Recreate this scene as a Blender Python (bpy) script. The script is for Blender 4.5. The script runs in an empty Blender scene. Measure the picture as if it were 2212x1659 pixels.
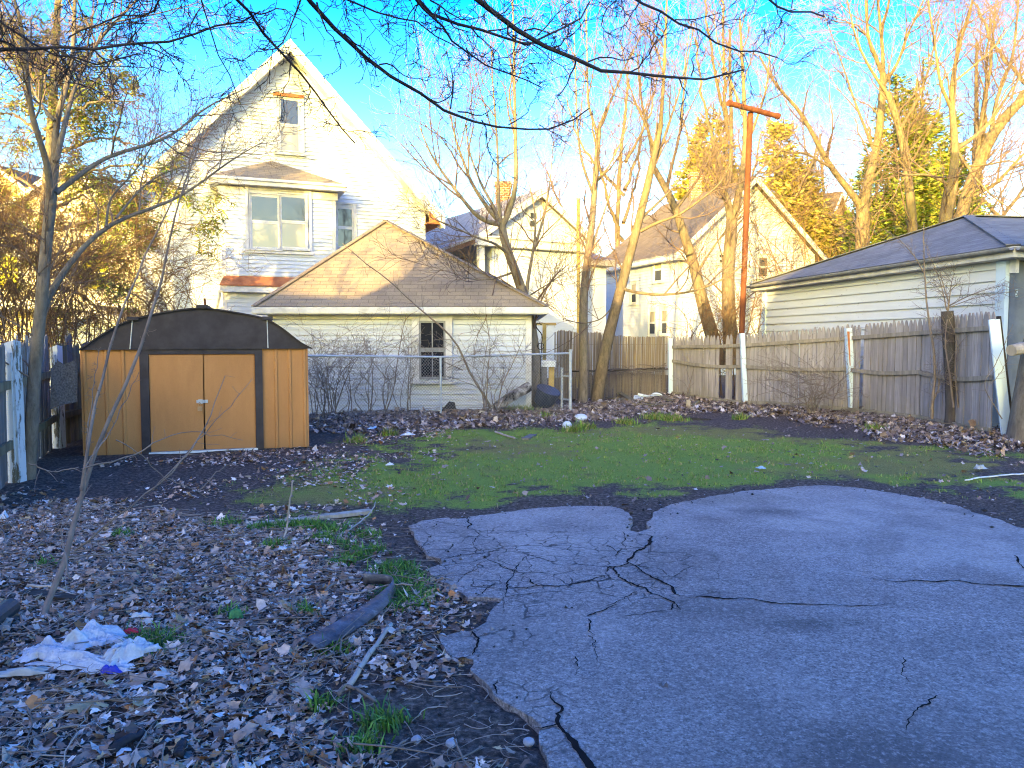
import bpy, bmesh, math, random
import numpy as np
from mathutils import Vector
R = math.radians
rng = np.random.default_rng(7)
random.seed(7)
SC = bpy.context.scene
COL = SC.collection

# ------------------------------------------------------------------ camera geometry (measuring aid: pixel -> world)
F, CX, CY, H, PITCH = 1665.0, 1106.0, 829.5, 1.6, R(3.37)
cp, sp = math.cos(PITCH), math.sin(PITCH)
def ray(u, v):
    a, b = (u-CX)/F, (CY-v)/F
    return a, cp+b*sp, -sp+b*cp
def at(u, v, Y):
    d = ray(u, v); t = Y/d[1]
    return np.array((d[0]*t, Y, H+d[2]*t))

# ------------------------------------------------------------------ ground height
def vnoise(x, y, s, seed):
    x = np.asarray(x, float)/s; y = np.asarray(y, float)/s
    xi, yi = np.floor(x).astype(np.int64), np.floor(y).astype(np.int64)
    fx, fy = x-xi, y-yi
    fx = fx*fx*(3-2*fx); fy = fy*fy*(3-2*fy)
    def h(i, j):
        n = (i*374761393 + j*668265263 + seed*974711) & 0x7fffffff
        n = ((n ^ (n >> 13))*1274126177) & 0x7fffffff
        return ((n ^ (n >> 16)) & 0xffff)/65535.0
    return (h(xi, yi)*(1-fx)+h(xi+1, yi)*fx)*(1-fy)+(h(xi, yi+1)*(1-fx)+h(xi+1, yi+1)*fx)*fy
def sstep(a, b, x):
    t = np.clip((np.asarray(x, float)-a)/(b-a), 0, 1); return t*t*(3-2*t)
def segdist(x, y, pts):
    x = np.asarray(x, float); y = np.asarray(y, float)
    d = np.full(np.broadcast(x, y).shape, 1e9)
    for (x0, y0), (x1, y1) in zip(pts[:-1], pts[1:]):
        L2 = (x1-x0)**2+(y1-y0)**2
        t = np.clip(((x-x0)*(x1-x0)+(y-y0)*(y1-y0))/L2, 0, 1)
        d = np.minimum(d, np.hypot(x-x0-t*(x1-x0), y-y0-t*(y1-y0)))
    return d
def inside(x, y, poly):
    x = np.asarray(x, float); y = np.asarray(y, float)
    c = np.zeros(np.broadcast(x, y).shape, bool)
    n = len(poly)
    for i in range(n):
        x0, y0 = poly[i]; x1, y1 = poly[(i+1) % n]
        if y0 == y1: continue
        c ^= ((y0 > y) != (y1 > y)) & (x < (x1-x0)*(y-y0)/(y1-y0)+x0)
    return c
def flat(u, v):
    d = ray(u, v); t = -H/d[2]
    return (d[0]*t, d[1]*t)
FENCE_BACK = [(-3.9, 14.4), (-1.3, 15.3), (1.25, 16.3), (4.05, 19.6)]
FENCE_RIGHT = [(4.05, 19.6), (5.3, 17.7), (6.9, 15.75), (7.55, 13.6), (7.62, 11.9)]
D8 = lambda L: [(885+.6*a, 1032+.6*b) for a, b in L]
ASPH_PX = D8([(-2, 180), (30, 165), (80, 158), (140, 150), (180, 156), (220, 148), (350, 130), (460, 116), (560, 110), (650, 108), (720, 110), (765, 118), (792, 138), (800, 165), (790, 195), (826, 205), (866, 190), (858, 165), (872, 138), (920, 110), (1050, 80), (1200, 55), (1350, 42), (1480, 32), (1600, 40), (1750, 62), (1900, 90), (1990, 112), (2020, 130), (2140, 160), (2180, 185), (2300, 205)]) + \
          [(2500, 1160), (3300, 1300), (3600, 1900), (2200, 2700), (1650, 2400), (1400, 1900)] + \
          D8([(520, 1060), (490, 1020), (462, 960), (450, 910), (428, 880), (398, 852), (350, 826), (310, 800), (262, 742), (232, 700), (226, 668), (150, 660), (112, 622), (116, 592), (160, 574), (226, 566), (262, 530), (300, 482), (330, 448), (270, 440), (212, 442), (140, 392), (80, 360), (58, 340), (118, 318), (112, 300), (70, 290), (40, 252)])
ASPH = [flat(u, v) for u, v in ASPH_PX]
_asp_arr = ASPH + [ASPH[0]]
def gh(x, y):
    x = np.asarray(x, float); y = np.asarray(y, float)
    z = (vnoise(x, y, 1.3, 3)-.5)*.05+(vnoise(x, y, .45, 5)-.5)*.025
    z = z*sstep(0.0, .5, segdist(x, y, _asp_arr))
    z = np.where(inside(x, y, ASPH), -.03, z)
    z = z+.07*np.exp(-(segdist(x, y, FENCE_BACK)/.7)**2)+.09*np.exp(-(segdist(x, y, FENCE_RIGHT)/.8)**2)
    z = z+.05*np.exp(-(((x+2.6)/1.4)**2+((y-4.5)/1.5)**2))*(.4+vnoise(x, y, .3, 9))
    return z
def G(u, v, dz=0.0):
    d = ray(u, v); z = 0.0
    for _ in range(4):
        t = (z-H)/d[2]; z = float(gh(d[0]*t, d[1]*t))
    return np.array((d[0]*t, d[1]*t, z+dz))
def gz(x, y, dz=0.0):
    return np.array((x, y, float(gh(x, y))+dz))

# ------------------------------------------------------------------ objects
def tag(o, label=None, cat=None, group=None, kind=None):
    if label: o['label'] = label
    if cat: o['category'] = cat
    if group: o['group'] = group
    if kind: o['kind'] = kind
    return o
def thing(name, label, cat, loc=(0, 0, 0), group=None):
    o = bpy.data.objects.new(name, None); COL.objects.link(o)
    o.location = [float(c) for c in loc]; o.empty_display_size = .2
    return tag(o, label, cat, group)
def rootloc(p):
    v = np.zeros(3)
    while p is not None:
        v = v+np.array(p.location); p = p.parent
    return v
def mesh_obj(name, V, Fc, m, parent=None, loc=None, cols=None, smooth=False, uv=True):
    V = np.asarray(V, float).reshape(-1, 3)
    if parent is not None: off = rootloc(parent)
    elif loc is not None: off = np.asarray(loc, float)
    else: off = np.zeros(3)
    me = bpy.data.meshes.new(name)
    V = V-off
    if isinstance(Fc, np.ndarray):
        n, k = Fc.shape
        me.vertices.add(len(V)); me.vertices.foreach_set('co', V.astype(np.float32).ravel())
        me.loops.add(n*k); me.loops.foreach_set('vertex_index', Fc.astype(np.int32).ravel())
        me.polygons.add(n)
        me.polygons.foreach_set('loop_start', np.arange(0, n*k, k, dtype=np.int32))
        me.polygons.foreach_set('loop_total', np.full(n, k, dtype=np.int32))
        me.update(calc_edges=True)
    else:
        me.from_pydata([tuple(v) for v in V], [], Fc); me.update()
    if smooth: me.polygons.foreach_set('use_smooth', np.ones(len(me.polygons), bool))
    if uv and len(me.polygons) < 60000:
        ul = me.uv_layers.new(name='UVMap')
        np_n = np.zeros(len(me.polygons)*3); me.polygons.foreach_get('normal', np_n); np_n = np_n.reshape(-1, 3)
        ls = np.zeros(len(me.polygons), int); lt = ls.copy()
        me.polygons.foreach_get('loop_total', lt)
        nl = np.repeat(np_n, lt, axis=0)
        vi = np.zeros(len(me.loops), int); me.loops.foreach_get('vertex_index', vi)
        P = V[vi]
        ua = np.stack([-nl[:, 1], nl[:, 0], np.zeros(len(nl))], 1)
        ln = np.linalg.norm(ua, axis=1); fl = ln < .05
        ua[fl] = (1, 0, 0); ln[fl] = 1
        ua /= ln[:, None]
        va = np.cross(nl, ua)
        UV = np.stack([(P*ua).sum(1), (P*va).sum(1)], 1)
        ul.data.foreach_set('uv', UV.astype(np.float32).ravel())
    if cols is not None:
        ca = me.color_attributes.new('Col', 'FLOAT_COLOR', 'POINT')
        c4 = np.ones((len(V), 4), np.float32); c4[:, :3] = cols
        ca.data.foreach_set('color', c4.ravel())
    me.materials.append(m)
    o = bpy.data.objects.new(name, me); COL.objects.link(o)
    if parent is not None: o.parent = parent
    elif loc is not None: o.location = [float(c) for c in loc]
    return o
class MB:
    def __init__(s): s.v = []; s.f = []
    def add(s, V, Fc):
        b = len(s.v); s.v += [tuple(map(float, p)) for p in V]; s.f += [tuple(i+b for i in f) for f in Fc]; return s
    def hexa(s, p):   # 8 corner points, bottom 4 ccw, top 4
        return s.add(p, [(3, 2, 1, 0), (4, 5, 6, 7), (0, 1, 5, 4), (1, 2, 6, 5), (2, 3, 7, 6), (3, 0, 4, 7)])
    def box(s, x0, x1, y0, y1, z0, z1):
        return s.hexa([(x0, y0, z0), (x1, y0, z0), (x1, y1, z0), (x0, y1, z0), (x0, y0, z1), (x1, y0, z1), (x1, y1, z1), (x0, y1, z1)])
    def beam(s, a, b, w, h, up=(0, 0, 1)):
        a = np.array(a, float); b = np.array(b, float); d = b-a; d /= np.linalg.norm(d)
        up = np.array(up, float)
        if abs(d @ up) > .97: up = np.array((0, 1., 0))
        sx = np.cross(d, up); sx /= np.linalg.norm(sx); sz = np.cross(sx, d)
        P = []
        for q in (a, b):
            for i, j in ((-1, -1), (1, -1), (1, 1), (-1, 1)):
                P.append(q+sx*i*w/2+sz*j*h/2)
        return s.add(P, [(0, 1, 2, 3), (7, 6, 5, 4), (4, 5, 1, 0), (5, 6, 2, 1), (6, 7, 3, 2), (7, 4, 0, 3)])
    def slab(s, pts, t, d=(0, 0, -1)):   # polygon (counter-clockwise from outside) and its copy moved by d*t
        pts = [np.array(p, float) for p in pts]; n = len(pts); d = np.array(d, float)*t
        V = pts+[p+d for p in pts]
        return s.add(V, [tuple(range(n)), tuple(range(2*n-1, n-1, -1))]+[(i, i+n, (i+1) % n+n, (i+1) % n) for i in range(n)])
    def tube(s, pts, rad, sides=8, caps=True):
        V, Fc = tube_arrays(np.array(pts, float)[None], np.broadcast_to(np.array(rad, float), (len(pts),))[None], sides)
        n = len(pts)
        F2 = [tuple(f) for f in Fc]
        if caps: F2 += [tuple(range(sides-1, -1, -1)), tuple((n-1)*sides+i for i in range(sides))]
        return s.add(V, F2)
    def build(s, name, m, parent=None, loc=None, smooth=False, cols=None):
        return mesh_obj(name, s.v, s.f, m, parent, loc, cols, smooth)
def tube_arrays(P, Rr, S):
    N, K, _ = P.shape
    T = np.empty_like(P)
    T[:, 1:-1] = P[:, 2:]-P[:, :-2]; T[:, 0] = P[:, 1]-P[:, 0]; T[:, -1] = P[:, -1]-P[:, -2]
    T /= np.linalg.norm(T, axis=2, keepdims=True)+1e-9
    m = P[:, -1]-P[:, 0]; m /= np.linalg.norm(m, axis=1, keepdims=True)+1e-9
    ref = np.zeros_like(m); k = np.argmin(np.abs(m), axis=1); ref[np.arange(N), k] = 1
    A = np.cross(T, ref[:, None, :]); A /= np.linalg.norm(A, axis=2, keepdims=True)+1e-9
    B = np.cross(T, A)
    an = np.arange(S)*2*np.pi/S
    V = P[:, :, None, :]+Rr[:, :, None, None]*(A[:, :, None, :]*np.cos(an)[None, None, :, None]+B[:, :, None, :]*np.sin(an)[None, None, :, None])
    base = (np.arange(N)*K*S)[:, None, None]+(np.arange(K-1)*S)[None, :, None]
    i = np.arange(S)[None, None, :]; j = (i+1) % S
    Fc = np.stack([base+i, base+j, base+S+j, base+S+i], -1).reshape(-1, 4)
    return V.reshape(-1, 3), Fc

# ------------------------------------------------------------------ materials
class NT:
    def __init__(s, name):
        s.m = bpy.data.materials.new(name); s.m.use_nodes = True
        s.t = s.m.node_tree; s.n = s.t.nodes; s.b = s.n['Principled BSDF']
    def new(s, typ, **kw):
        n = s.n.new(typ)
        for k, v in kw.items(): setattr(n, k, v)
        return n
    def link(s, a, b): s.t.links.new(a, b)
    def coord(s, kind='Object', scale=(1, 1, 1), rot=(0, 0, 0)):
        c = s.new('ShaderNodeTexCoord'); mp = s.new('ShaderNodeMapping')
        mp.inputs['Scale'].default_value = scale; mp.inputs['Rotation'].default_value = rot
        s.link(c.outputs[kind], mp.inputs[0]); return mp.outputs[0]
    def noise(s, vec, scale, detail=5, rough=.6, dist=0):
        n = s.new('ShaderNodeTexNoise'); n.inputs['Scale'].default_value = scale; n.inputs['Detail'].default_value = detail
        n.inputs['Roughness'].default_value = rough; n.inputs['Distortion'].default_value = dist
        s.link(vec, n.inputs['Vector']); return n.outputs['Fac']
    def ramp(s, fac, stops):
        r = s.new('ShaderNodeValToRGB'); e = r.color_ramp.elements
        while len(e) < len(stops): e.new(.5)
        for q, (p, c) in zip(e, stops):
            q.position = p; q.color = (*c, 1) if len(c) == 3 else c
        s.link(fac, r.inputs[0]); return r.outputs[0]
    def mix(s, fac, a, b, mode='MIX'):
        x = s.new('ShaderNodeMix', data_type='RGBA', blend_type=mode)
        for sock, v in ((x.inputs[0], fac), (x.inputs[6], a), (x.inputs[7], b)):
            if isinstance(v, (int, float)): sock.default_value = v
            elif isinstance(v, tuple): sock.default_value = (*v, 1)
            else: s.link(v, sock)
        return x.outputs[2]
    def math(s, op, a, b=None, clamp=False):
        x = s.new('ShaderNodeMath', operation=op, use_clamp=clamp)
        for i, v in enumerate((a, b)):
            if v is None: continue
            if isinstance(v, (int, float)): x.inputs[i].default_value = v
            else: s.link(v, x.inputs[i])
        return x.outputs[0]
    def bump(s, h, strength=.4, dist=.02, prev=None):
        b = s.new('ShaderNodeBump'); b.inputs['Strength'].default_value = strength; b.inputs['Distance'].default_value = dist
        s.link(h, b.inputs['Height'])
        if prev is not None: s.link(prev, b.inputs['Normal'])
        return b.outputs[0]
    def done(s, color, rough=.8, normal=None, spec=.3, metal=0.0):
        for k, v in (('Base Color', color), ('Roughness', rough)):
            if isinstance(v, tuple): s.b.inputs[k].default_value = (*v, 1)
            elif isinstance(v, (int, float)): s.b.inputs[k].default_value = v
            else: s.link(v, s.b.inputs[k])
        s.b.inputs['Specular IOR Level'].default_value = spec; s.b.inputs['Metallic'].default_value = metal
        if normal is not None: s.link(normal, s.b.inputs['Normal'])
        return s.m
def mnoise(name, stops, scale=4, stretch=(1, 1, 1), rough=.85, bump=.3, bscale=None, bdist=.01, spec=.25, metal=0., detail=6):
    t = NT(name); v = t.coord('Object', stretch)
    f = t.noise(v, scale, detail)
    nb = t.noise(v, bscale or scale*4, 4)
    return t.done(t.ramp(f, stops), rough, t.bump(nb, bump, bdist), spec, metal)
def msiding(name, base, dirt, amt=.5):
    t = NT(name); v = t.coord('Object', (1, 1, .35)); v2 = t.coord('Object', (1, 1, 8))
    f = t.noise(v, 1.4, 8, .7)
    g = t.noise(v2, 9, 4)
    c = t.mix(t.ramp(f, [(.42, (0, 0, 0)), (.75, (amt,)*3)]), base, dirt)
    c = t.mix(t.ramp(g, [(.35, (.12,)*3), (.6, (0, 0, 0))]), c, tuple(x*.7 for x in base))
    return t.done(c, .55, t.bump(g, .12, .004), .35)
def mshingle(name, c1, c2, c3, extra=None):
    t = NT(name); v = t.coord('UV')
    br = t.new('ShaderNodeTexBrick'); t.link(v, br.inputs['Vector'])
    br.inputs['Scale'].default_value = 1; br.inputs['Brick Width'].default_value = .33; br.inputs['Row Height'].default_value = .14
    br.inputs['Mortar Size'].default_value = .006; br.inputs['Mortar Smooth'].default_value = .3; br.inputs['Bias'].default_value = -.1
    br.inputs['Color1'].default_value = (*c1, 1); br.inputs['Color2'].default_value = (*c2, 1); br.inputs['Mortar'].default_value = (*c3, 1)
    o = t.coord('Object'); n = t.noise(o, 1.1, 8, .7); n2 = t.noise(o, 60, 3)
    c = t.mix(t.ramp(n, [(.35, (0, 0, 0)), (.7, (.5,)*3)]), br.outputs['Color'], tuple(x*1.5 for x in c2))
    c = t.mix(t.ramp(n2, [(.4, (.3,)*3), (.6, (0, 0, 0))]), c, c3)
    if extra: c = extra(t, o, c)
    sep = t.new('ShaderNodeSeparateXYZ'); t.link(v, sep.inputs[0])
    saw = t.math('FRACT', t.math('DIVIDE', sep.outputs[1], .14))
    hgt = t.math('SUBTRACT', t.math('SUBTRACT', 1.0, saw), br.outputs['Fac'])
    return t.done(c, .92, t.bump(n2, .25, .004, t.bump(hgt, .7, .012)), .2)
MT = {}
MT['vinyl'] = msiding('white_vinyl_siding', (.56, .6, .65), (.42, .42, .4), .3)
MT['trim'] = mnoise('white_trim_paint', [(.35, (.5, .49, .45)), (.6, (.68, .67, .65))], 3, rough=.5, bump=.1)
MT['clap'] = None
def _clap():
    t = NT('peeling_white_clapboard'); v = t.coord('Object', (1, 1, 6)); v1 = t.coord('Object')
    big = t.noise(v1, .7, 6); fine = t.noise(v, 5, 8, .75)
    c = t.mix(t.ramp(big, [(.4, (0, 0, 0)), (.7, (.6,)*3)]), (.66, .68, .66), (.56, .56, .5))
    c = t.mix(t.ramp(fine, [(.63, (0, 0, 0)), (.67, (1, 1, 1))]), c, (.16, .13, .1))
    return t.done(c, .7, t.bump(fine, .3, .006), .25)
MT['clap'] = _clap()
def _peel(name, paint, wood, lo=.52, hi=.56, sc=4):
    t = NT(name); v = t.coord('Object', (1, 1, .22)); w = t.coord('Object', (6, 6, .4))
    f = t.noise(v, sc*2.2, 9, .75, .3); g = t.noise(w, 6, 5)
    wc = t.ramp(g, [(.3, tuple(x*.55 for x in wood)), (.7, wood)])
    k = t.ramp(f, [(lo, (0, 0, 0)), (hi, (1, 1, 1))])
    c = t.mix(k, paint, wc)
    return t.done(c, .75, t.bump(g, .3, .004, t.bump(k, -.5, .006)), .25)
MT['peel_post'] = _peel('peeling_white_post', (.58, .61, .61), (.2, .18, .13), .52, .55)
MT['peel_board'] = _peel('weathered_board_with_paint_remnants', (.46, .46, .45), (.27, .24, .21), .36, .5)
MT['white_post'] = _peel('white_fence_post_paint', (.6, .72, .78), (.33, .3, .24), .66, .7)
def _wood(name, lo, hi, green=None, seed=0.):
    t = NT(name); w = t.coord('Object', (7, 7, .35)); o = t.coord('Object')
    g = t.noise(w, 5, 7, .7); b = t.noise(o, 1.3, 5)
    c = t.ramp(g, [(.28, lo), (.72, hi)])
    c = t.mix(t.ramp(b, [(.4, (0, 0, 0)), (.75, (.45,)*3)]), c, tuple(x*.6 for x in lo))
    vo = t.new('ShaderNodeTexNoise'); vo.inputs['Scale'].default_value = 11; vo.inputs['Detail'].default_value = 0
    st = t.coord('Object', (1, 1, .02)); t.link(st, vo.inputs['Vector'])
    c = t.mix(t.ramp(vo.outputs['Fac'], [(.35, (.5,)*3), (.65, (0, 0, 0))]), c, tuple(x*.75 for x in lo))
    if green:
        sx = t.new('ShaderNodeSeparateXYZ'); t.link(o, sx.inputs[0])
        low = t.math('ADD', t.math('MULTIPLY', sx.outputs[2], -1.6), t.math('ADD', t.math('MULTIPLY', b, 1.2), -.1), True)
        c = t.mix(t.math('MULTIPLY', low, .6), c, green)
    return t.done(c, .9, t.bump(g, .4, .006), .15)
MT['picket'] = _wood('weathered_grey_picket_wood', (.25, .22, .2), (.52, .47, .44), (.17, .16, .07))
MT['rail'] = _wood('weathered_fence_rail', (.22, .19, .15), (.42, .37, .29), (.2, .19, .08))
MT['greywood'] = _wood('old_grey_wood', (.12, .11, .1), (.3, .28, .26))
MT['plank'] = _wood('pale_split_plank', (.34, .29, .22), (.62, .55, .45))
MT['oldplank'] = _wood('mossy_old_plank', (.14, .12, .07), (.3, .26, .16))
MT['darkwood'] = _wood('rotten_dark_wood', (.035, .03, .025), (.1, .085, .07))
MT['reed'] = mnoise('dry_reed_cane', [(.3, (.2, .15, .1)), (.7, (.42, .33, .22))], 7, (5, 5, .15), bump=.2)
MT['shed_tan'] = None
def _tan():
    t = NT('tan_painted_sheet_metal'); o = t.coord('Object'); s = t.coord('Object', (1, 1, .25))
    a = t.noise(s, 2.2, 8, .7); g = t.noise(o, 160, 2)
    sx = t.new('ShaderNodeSeparateXYZ'); t.link(o, sx.inputs[0])
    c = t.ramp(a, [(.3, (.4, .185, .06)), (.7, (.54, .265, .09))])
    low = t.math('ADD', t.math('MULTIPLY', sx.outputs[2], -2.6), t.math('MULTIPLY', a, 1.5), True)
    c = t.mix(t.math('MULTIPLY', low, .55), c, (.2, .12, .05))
    c = t.mix(t.ramp(g, [(.3, (.35,)*3), (.55, (0, 0, 0))]), c, (.22, .11, .04))
    return t.done(c, .62, t.bump(g, .12, .002, t.bump(t.noise(o, 3, 2), .25, .03)), .3)
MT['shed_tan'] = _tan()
MT['shed_dark'] = mnoise('dark_brown_sheet_metal', [(.35, (.034, .029, .031)), (.65, (.055, .048, .052))], 5, rough=.6, bump=.3, bscale=120, bdist=.003)
MT['zinc'] = mnoise('galvanised_steel', [(.3, (.32, .36, .4)), (.7, (.5, .54, .58))], 14, rough=.5, bump=.1, spec=.5, metal=.35)
MT['wire'] = mnoise('weathered_chain_link_wire', [(.3, (.16, .16, .16)), (.7, (.32, .33, .34))], 12, rough=.6, metal=.3)
MT['chalk_metal'] = mnoise('pale_door_track_metal', [(.3, (.5, .55, .55)), (.7, (.68, .72, .72))], 9, rough=.5)
MT['rust'] = mnoise('rusty_steel_pole', [(.3, (.08, .026, .012)), (.5, (.135, .046, .02)), (.75, (.19, .075, .032))], 6, (1, 1, .3), rough=.85, bump=.5)
MT['flash'] = mnoise('rusty_flashing', [(.3, (.3, .09, .035)), (.7, (.5, .2, .08))], 4)
MT['roof_tan'] = mshingle('tan_asphalt_shingles', (.24, .19, .135), (.33, .26, .17), (.11, .09, .065))
MT['roof_brown'] = mshingle('brown_asphalt_shingles', (.14, .11, .085), (.19, .15, .115), (.06, .05, .04))
def _moss(t, o, c):
    ln = t.new('ShaderNodeSeparateXYZ'); t.link(o, ln.inputs[0])
    n = t.noise(o, 2.2, 8, .7)
    f = t.math('ADD', t.math('MULTIPLY', t.math('ADD', ln.outputs[1], -16.2), .11), t.math('ADD', t.math('MULTIPLY', n, 2.4), -1.35), True)
    c = t.mix(f, c, (.17, .16, .035))
    w = t.coord('UV', (.8, 5, 1)); k = t.noise(w, 4, 6, .75)
    return t.mix(t.ramp(k, [(.6, (0, 0, 0)), (.68, (.55,)*3)]), c, (.4, .41, .4))
MT['roof_dark'] = mshingle('weathered_dark_shingles', (.15, .145, .14), (.23, .225, .215), (.06, .058, .056), _moss)
MT['felt'] = mnoise('grey_roofing', [(.3, (.2, .19, .18)), (.7, (.34, .32, .3))], 3)
def _brick():
    t = NT('orange_brick'); v = t.coord('UV'); br = t.new('ShaderNodeTexBrick'); t.link(v, br.inputs['Vector'])
    br.inputs['Scale'].default_value = 1; br.inputs['Brick Width'].default_value = .21; br.inputs['Row Height'].default_value = .075
    br.inputs['Mortar Size'].default_value = .012
    br.inputs['Color1'].default_value = (.36, .12, .05, 1); br.inputs['Color2'].default_value = (.26, .08, .035, 1); br.inputs['Mortar'].default_value = (.42, .36, .28, 1)
    return t.done(br.outputs['Color'], .9, t.bump(br.outputs['Fac'], -.6, .01), .2)
MT['brick'] = _brick()
def _glass(name, c, rough=.03, spec=.9):
    t = NT(name); n = t.noise(t.coord('Object'), 1.2, 2)
    return t.done(c, rough, t.bump(n, .06, .05), spec)
MT['glass'] = _glass('window_glass', (.05, .055, .06))
MT['glass_curtain'] = _glass('window_glass_before_curtain', (.33, .3, .22), .08, .8)
MT['glass_dark'] = _glass('dim_dusty_glass', (.02, .02, .025), .12, .4)
MT['sash_grey'] = mnoise('grey_sash_paint', [(.3, (.2, .2, .2)), (.7, (.34, .34, .33))], 8)
MT['bluegrey'] = mnoise('blue_grey_paint', [(.3, (.09, .11, .15)), (.7, (.14, .165, .21))], 4, rough=.6)
MT['porch_dark'] = mnoise('dark_rafters_and_recess_shade', [(.3, (.09, .05, .04)), (.7, (.16, .09, .06))], 5)
MT['yellow'] = mnoise('yellow_paint', [(.3, (.45, .3, .08)), (.7, (.62, .44, .14))], 4)
MT['creamwall'] = msiding('cream_siding', (.62, .56, .42), (.4, .34, .22), .4)
MT['orangewall'] = msiding('tan_siding', (.4, .28, .16), (.26, .17, .09), .5)
def mbark(name, lo, hi, sc=1.0):
    t = NT(name); v = t.coord('Object', (1, 1, .3)); f = t.noise(v, 14*sc, 7, .75, .4); o = t.noise(t.coord('Object'), 1.7, 4)
    c = t.ramp(f, [(.3, lo), (.68, hi)])
    c = t.mix(t.ramp(o, [(.45, (0, 0, 0)), (.75, (.4,)*3)]), c, (.13, .14, .08))
    return t.done(c, .92, t.bump(f, .7, .02), .12)
MT['bark'] = mbark('grey_brown_bark', (.1, .08, .06), (.27, .225, .17))
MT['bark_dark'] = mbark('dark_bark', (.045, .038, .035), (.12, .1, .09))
MT['bark_pale'] = mbark('pale_maple_bark', (.09, .068, .044), (.25, .19, .12))
MT['twig'] = mnoise('bare_twigs', [(.3, (.15, .105, .075)), (.7, (.28, .2, .14))], 3, bump=0)
MT['twig_pink'] = mnoise('budding_twigs', [(.3, (.11, .075, .055)), (.7, (.22, .15, .115))], 3, bump=0)
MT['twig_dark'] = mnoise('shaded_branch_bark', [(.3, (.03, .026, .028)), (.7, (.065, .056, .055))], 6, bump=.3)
MT['twig_orange'] = mnoise('rust_brown_brush', [(.3, (.12, .07, .035)), (.7, (.25, .15, .075))], 3, bump=0)
MT['cane'] = mnoise('grey_bramble_cane', [(.3, (.13, .1, .08)), (.7, (.27, .22, .18))], 5, bump=.2)
def mcol(name, rough=.8, spec=.2, trans=0.):
    t = NT(name); a = t.new('ShaderNodeVertexColor', layer_name='Col')
    n = t.noise(t.coord('Object'), 40, 3)
    c = t.mix(t.ramp(n, [(.35, (.25,)*3), (.6, (0, 0, 0))]), a.outputs['Color'], (.05, .035, .025))
    m = t.done(c, rough, None, spec)
    return m
MT['leaf'] = mcol('dry_leaf', .75, .3)
MT['blade'] = NT('grass_blade'); _b = MT['blade']; _a = _b.new('ShaderNodeVertexColor', layer_name='Col'); MT['blade'] = _b.done(_a.outputs['Color'], .6, None, .25)
def mplain(name, c, rough=.6, spec=.3, var=.25, sc=9, bump=.2):
    return mnoise(name, [(.3, tuple(x*(1-var) for x in c)), (.7, tuple(min(1, x*(1+var)) for x in c))], sc, rough=rough, bump=bump, spec=spec)
SKY_STR,SKY_SAT,SKY_HUE,SKY_DUST,SKY_OZ,SKY_GAM=.14,1.55,.531,2.2,1.75,1.1
SUN_STR,SUN_COL,EXPO=2.0,(1,.7,.25),3.3
# ------------------------------------------------------------------ ground sheet
def axis(lo, hi, st, far):
    a = list(np.arange(lo, hi+1e-6, st)); s = st
    while a[-1] < far: s *= 1.35; a.append(a[-1]+s)
    s = st
    while a[0] > -far: s *= 1.35; a.insert(0, a[0]-s)
    return np.array(a)
LAWN = [flat(u, v) for u, v in [(420, 1105), (560, 1058), (700, 1000), (850, 940), (1000, 928), (1250, 924), (1500, 915), (1700, 935), (1900, 955), (2212, 968), (2600, 1000), (2900, 1110), (2212, 1088), (2000, 1062), (1880, 1048), (1700, 1046), (1450, 1072), (1300, 1092), (1100, 1098), (850, 1112), (600, 1118)]]
LEAFY = [flat(u, v) for u, v in [(-900, 1080), (150, 1075), (330, 1125), (540, 1135), (700, 1150), (830, 1230), (880, 1310), (830, 1430), (770, 1560), (830, 1659), (1000, 1760), (1300, 2600), (-900, 2600)]]
def polyd(x, y, P):  # signed distance, positive inside
    d = segdist(x, y, P+[P[0]]); return np.where(inside(x, y, P), d, -d)
def masks(x, y):
    n1 = vnoise(x, y, .9, 21); n2 = vnoise(x, y, .28, 22); n3 = vnoise(x, y, .09, 23)
    nn = .5*n1+.32*n2+.18*n3
    dl = polyd(x, y, LAWN); da = -polyd(x, y, ASPH)
    grass = sstep(-.35, .75, dl+(nn-.5)*2.2)*sstep(.33, .6, .5*vnoise(x, y, 1.6, 41)+.3*n2+.2*n3+.13)
    grass = grass*sstep(.12, .42, da+(n2-.5)*.3)
    leaf = sstep(-.25, .3, polyd(x, y, LEAFY)+(nn-.5)*.8)
    fb = np.minimum(segdist(x, y, FENCE_BACK), segdist(x, y, FENCE_RIGHT))
    leaf = np.maximum(leaf, sstep(1.9, .9, fb+(nn-.5)*1.4))
    bright = sstep(.4, .62, .55*vnoise(x, y, 1.9, 31)+.3*n2+.15*n3)
    return grass*(1-leaf*.8), leaf, bright
xs, ys = axis(-7.5, 10.5, .1, 160), axis(1.6, 20.5, .1, 160)
GX, GY = np.meshgrid(xs, ys)
GZ = gh(GX, GY)
fade = np.exp(-np.maximum(0, np.hypot(GX-1, GY-9)-22)/10)
GZ = GZ*fade
nx, ny = len(xs), len(ys)
idx = np.arange(nx*ny).reshape(ny, nx)
FQ = np.stack([idx[:-1, :-1], idx[:-1, 1:], idx[1:, 1:], idx[1:, :-1]], -1).reshape(-1, 4)
gm, lm, bm_ = masks(GX, GY)
far_out = np.hypot(GX-1, GY-9) > 26
gm = np.where(far_out, .5, gm)
MK = np.stack([gm, lm, bm_], -1).reshape(-1, 3)
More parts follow.
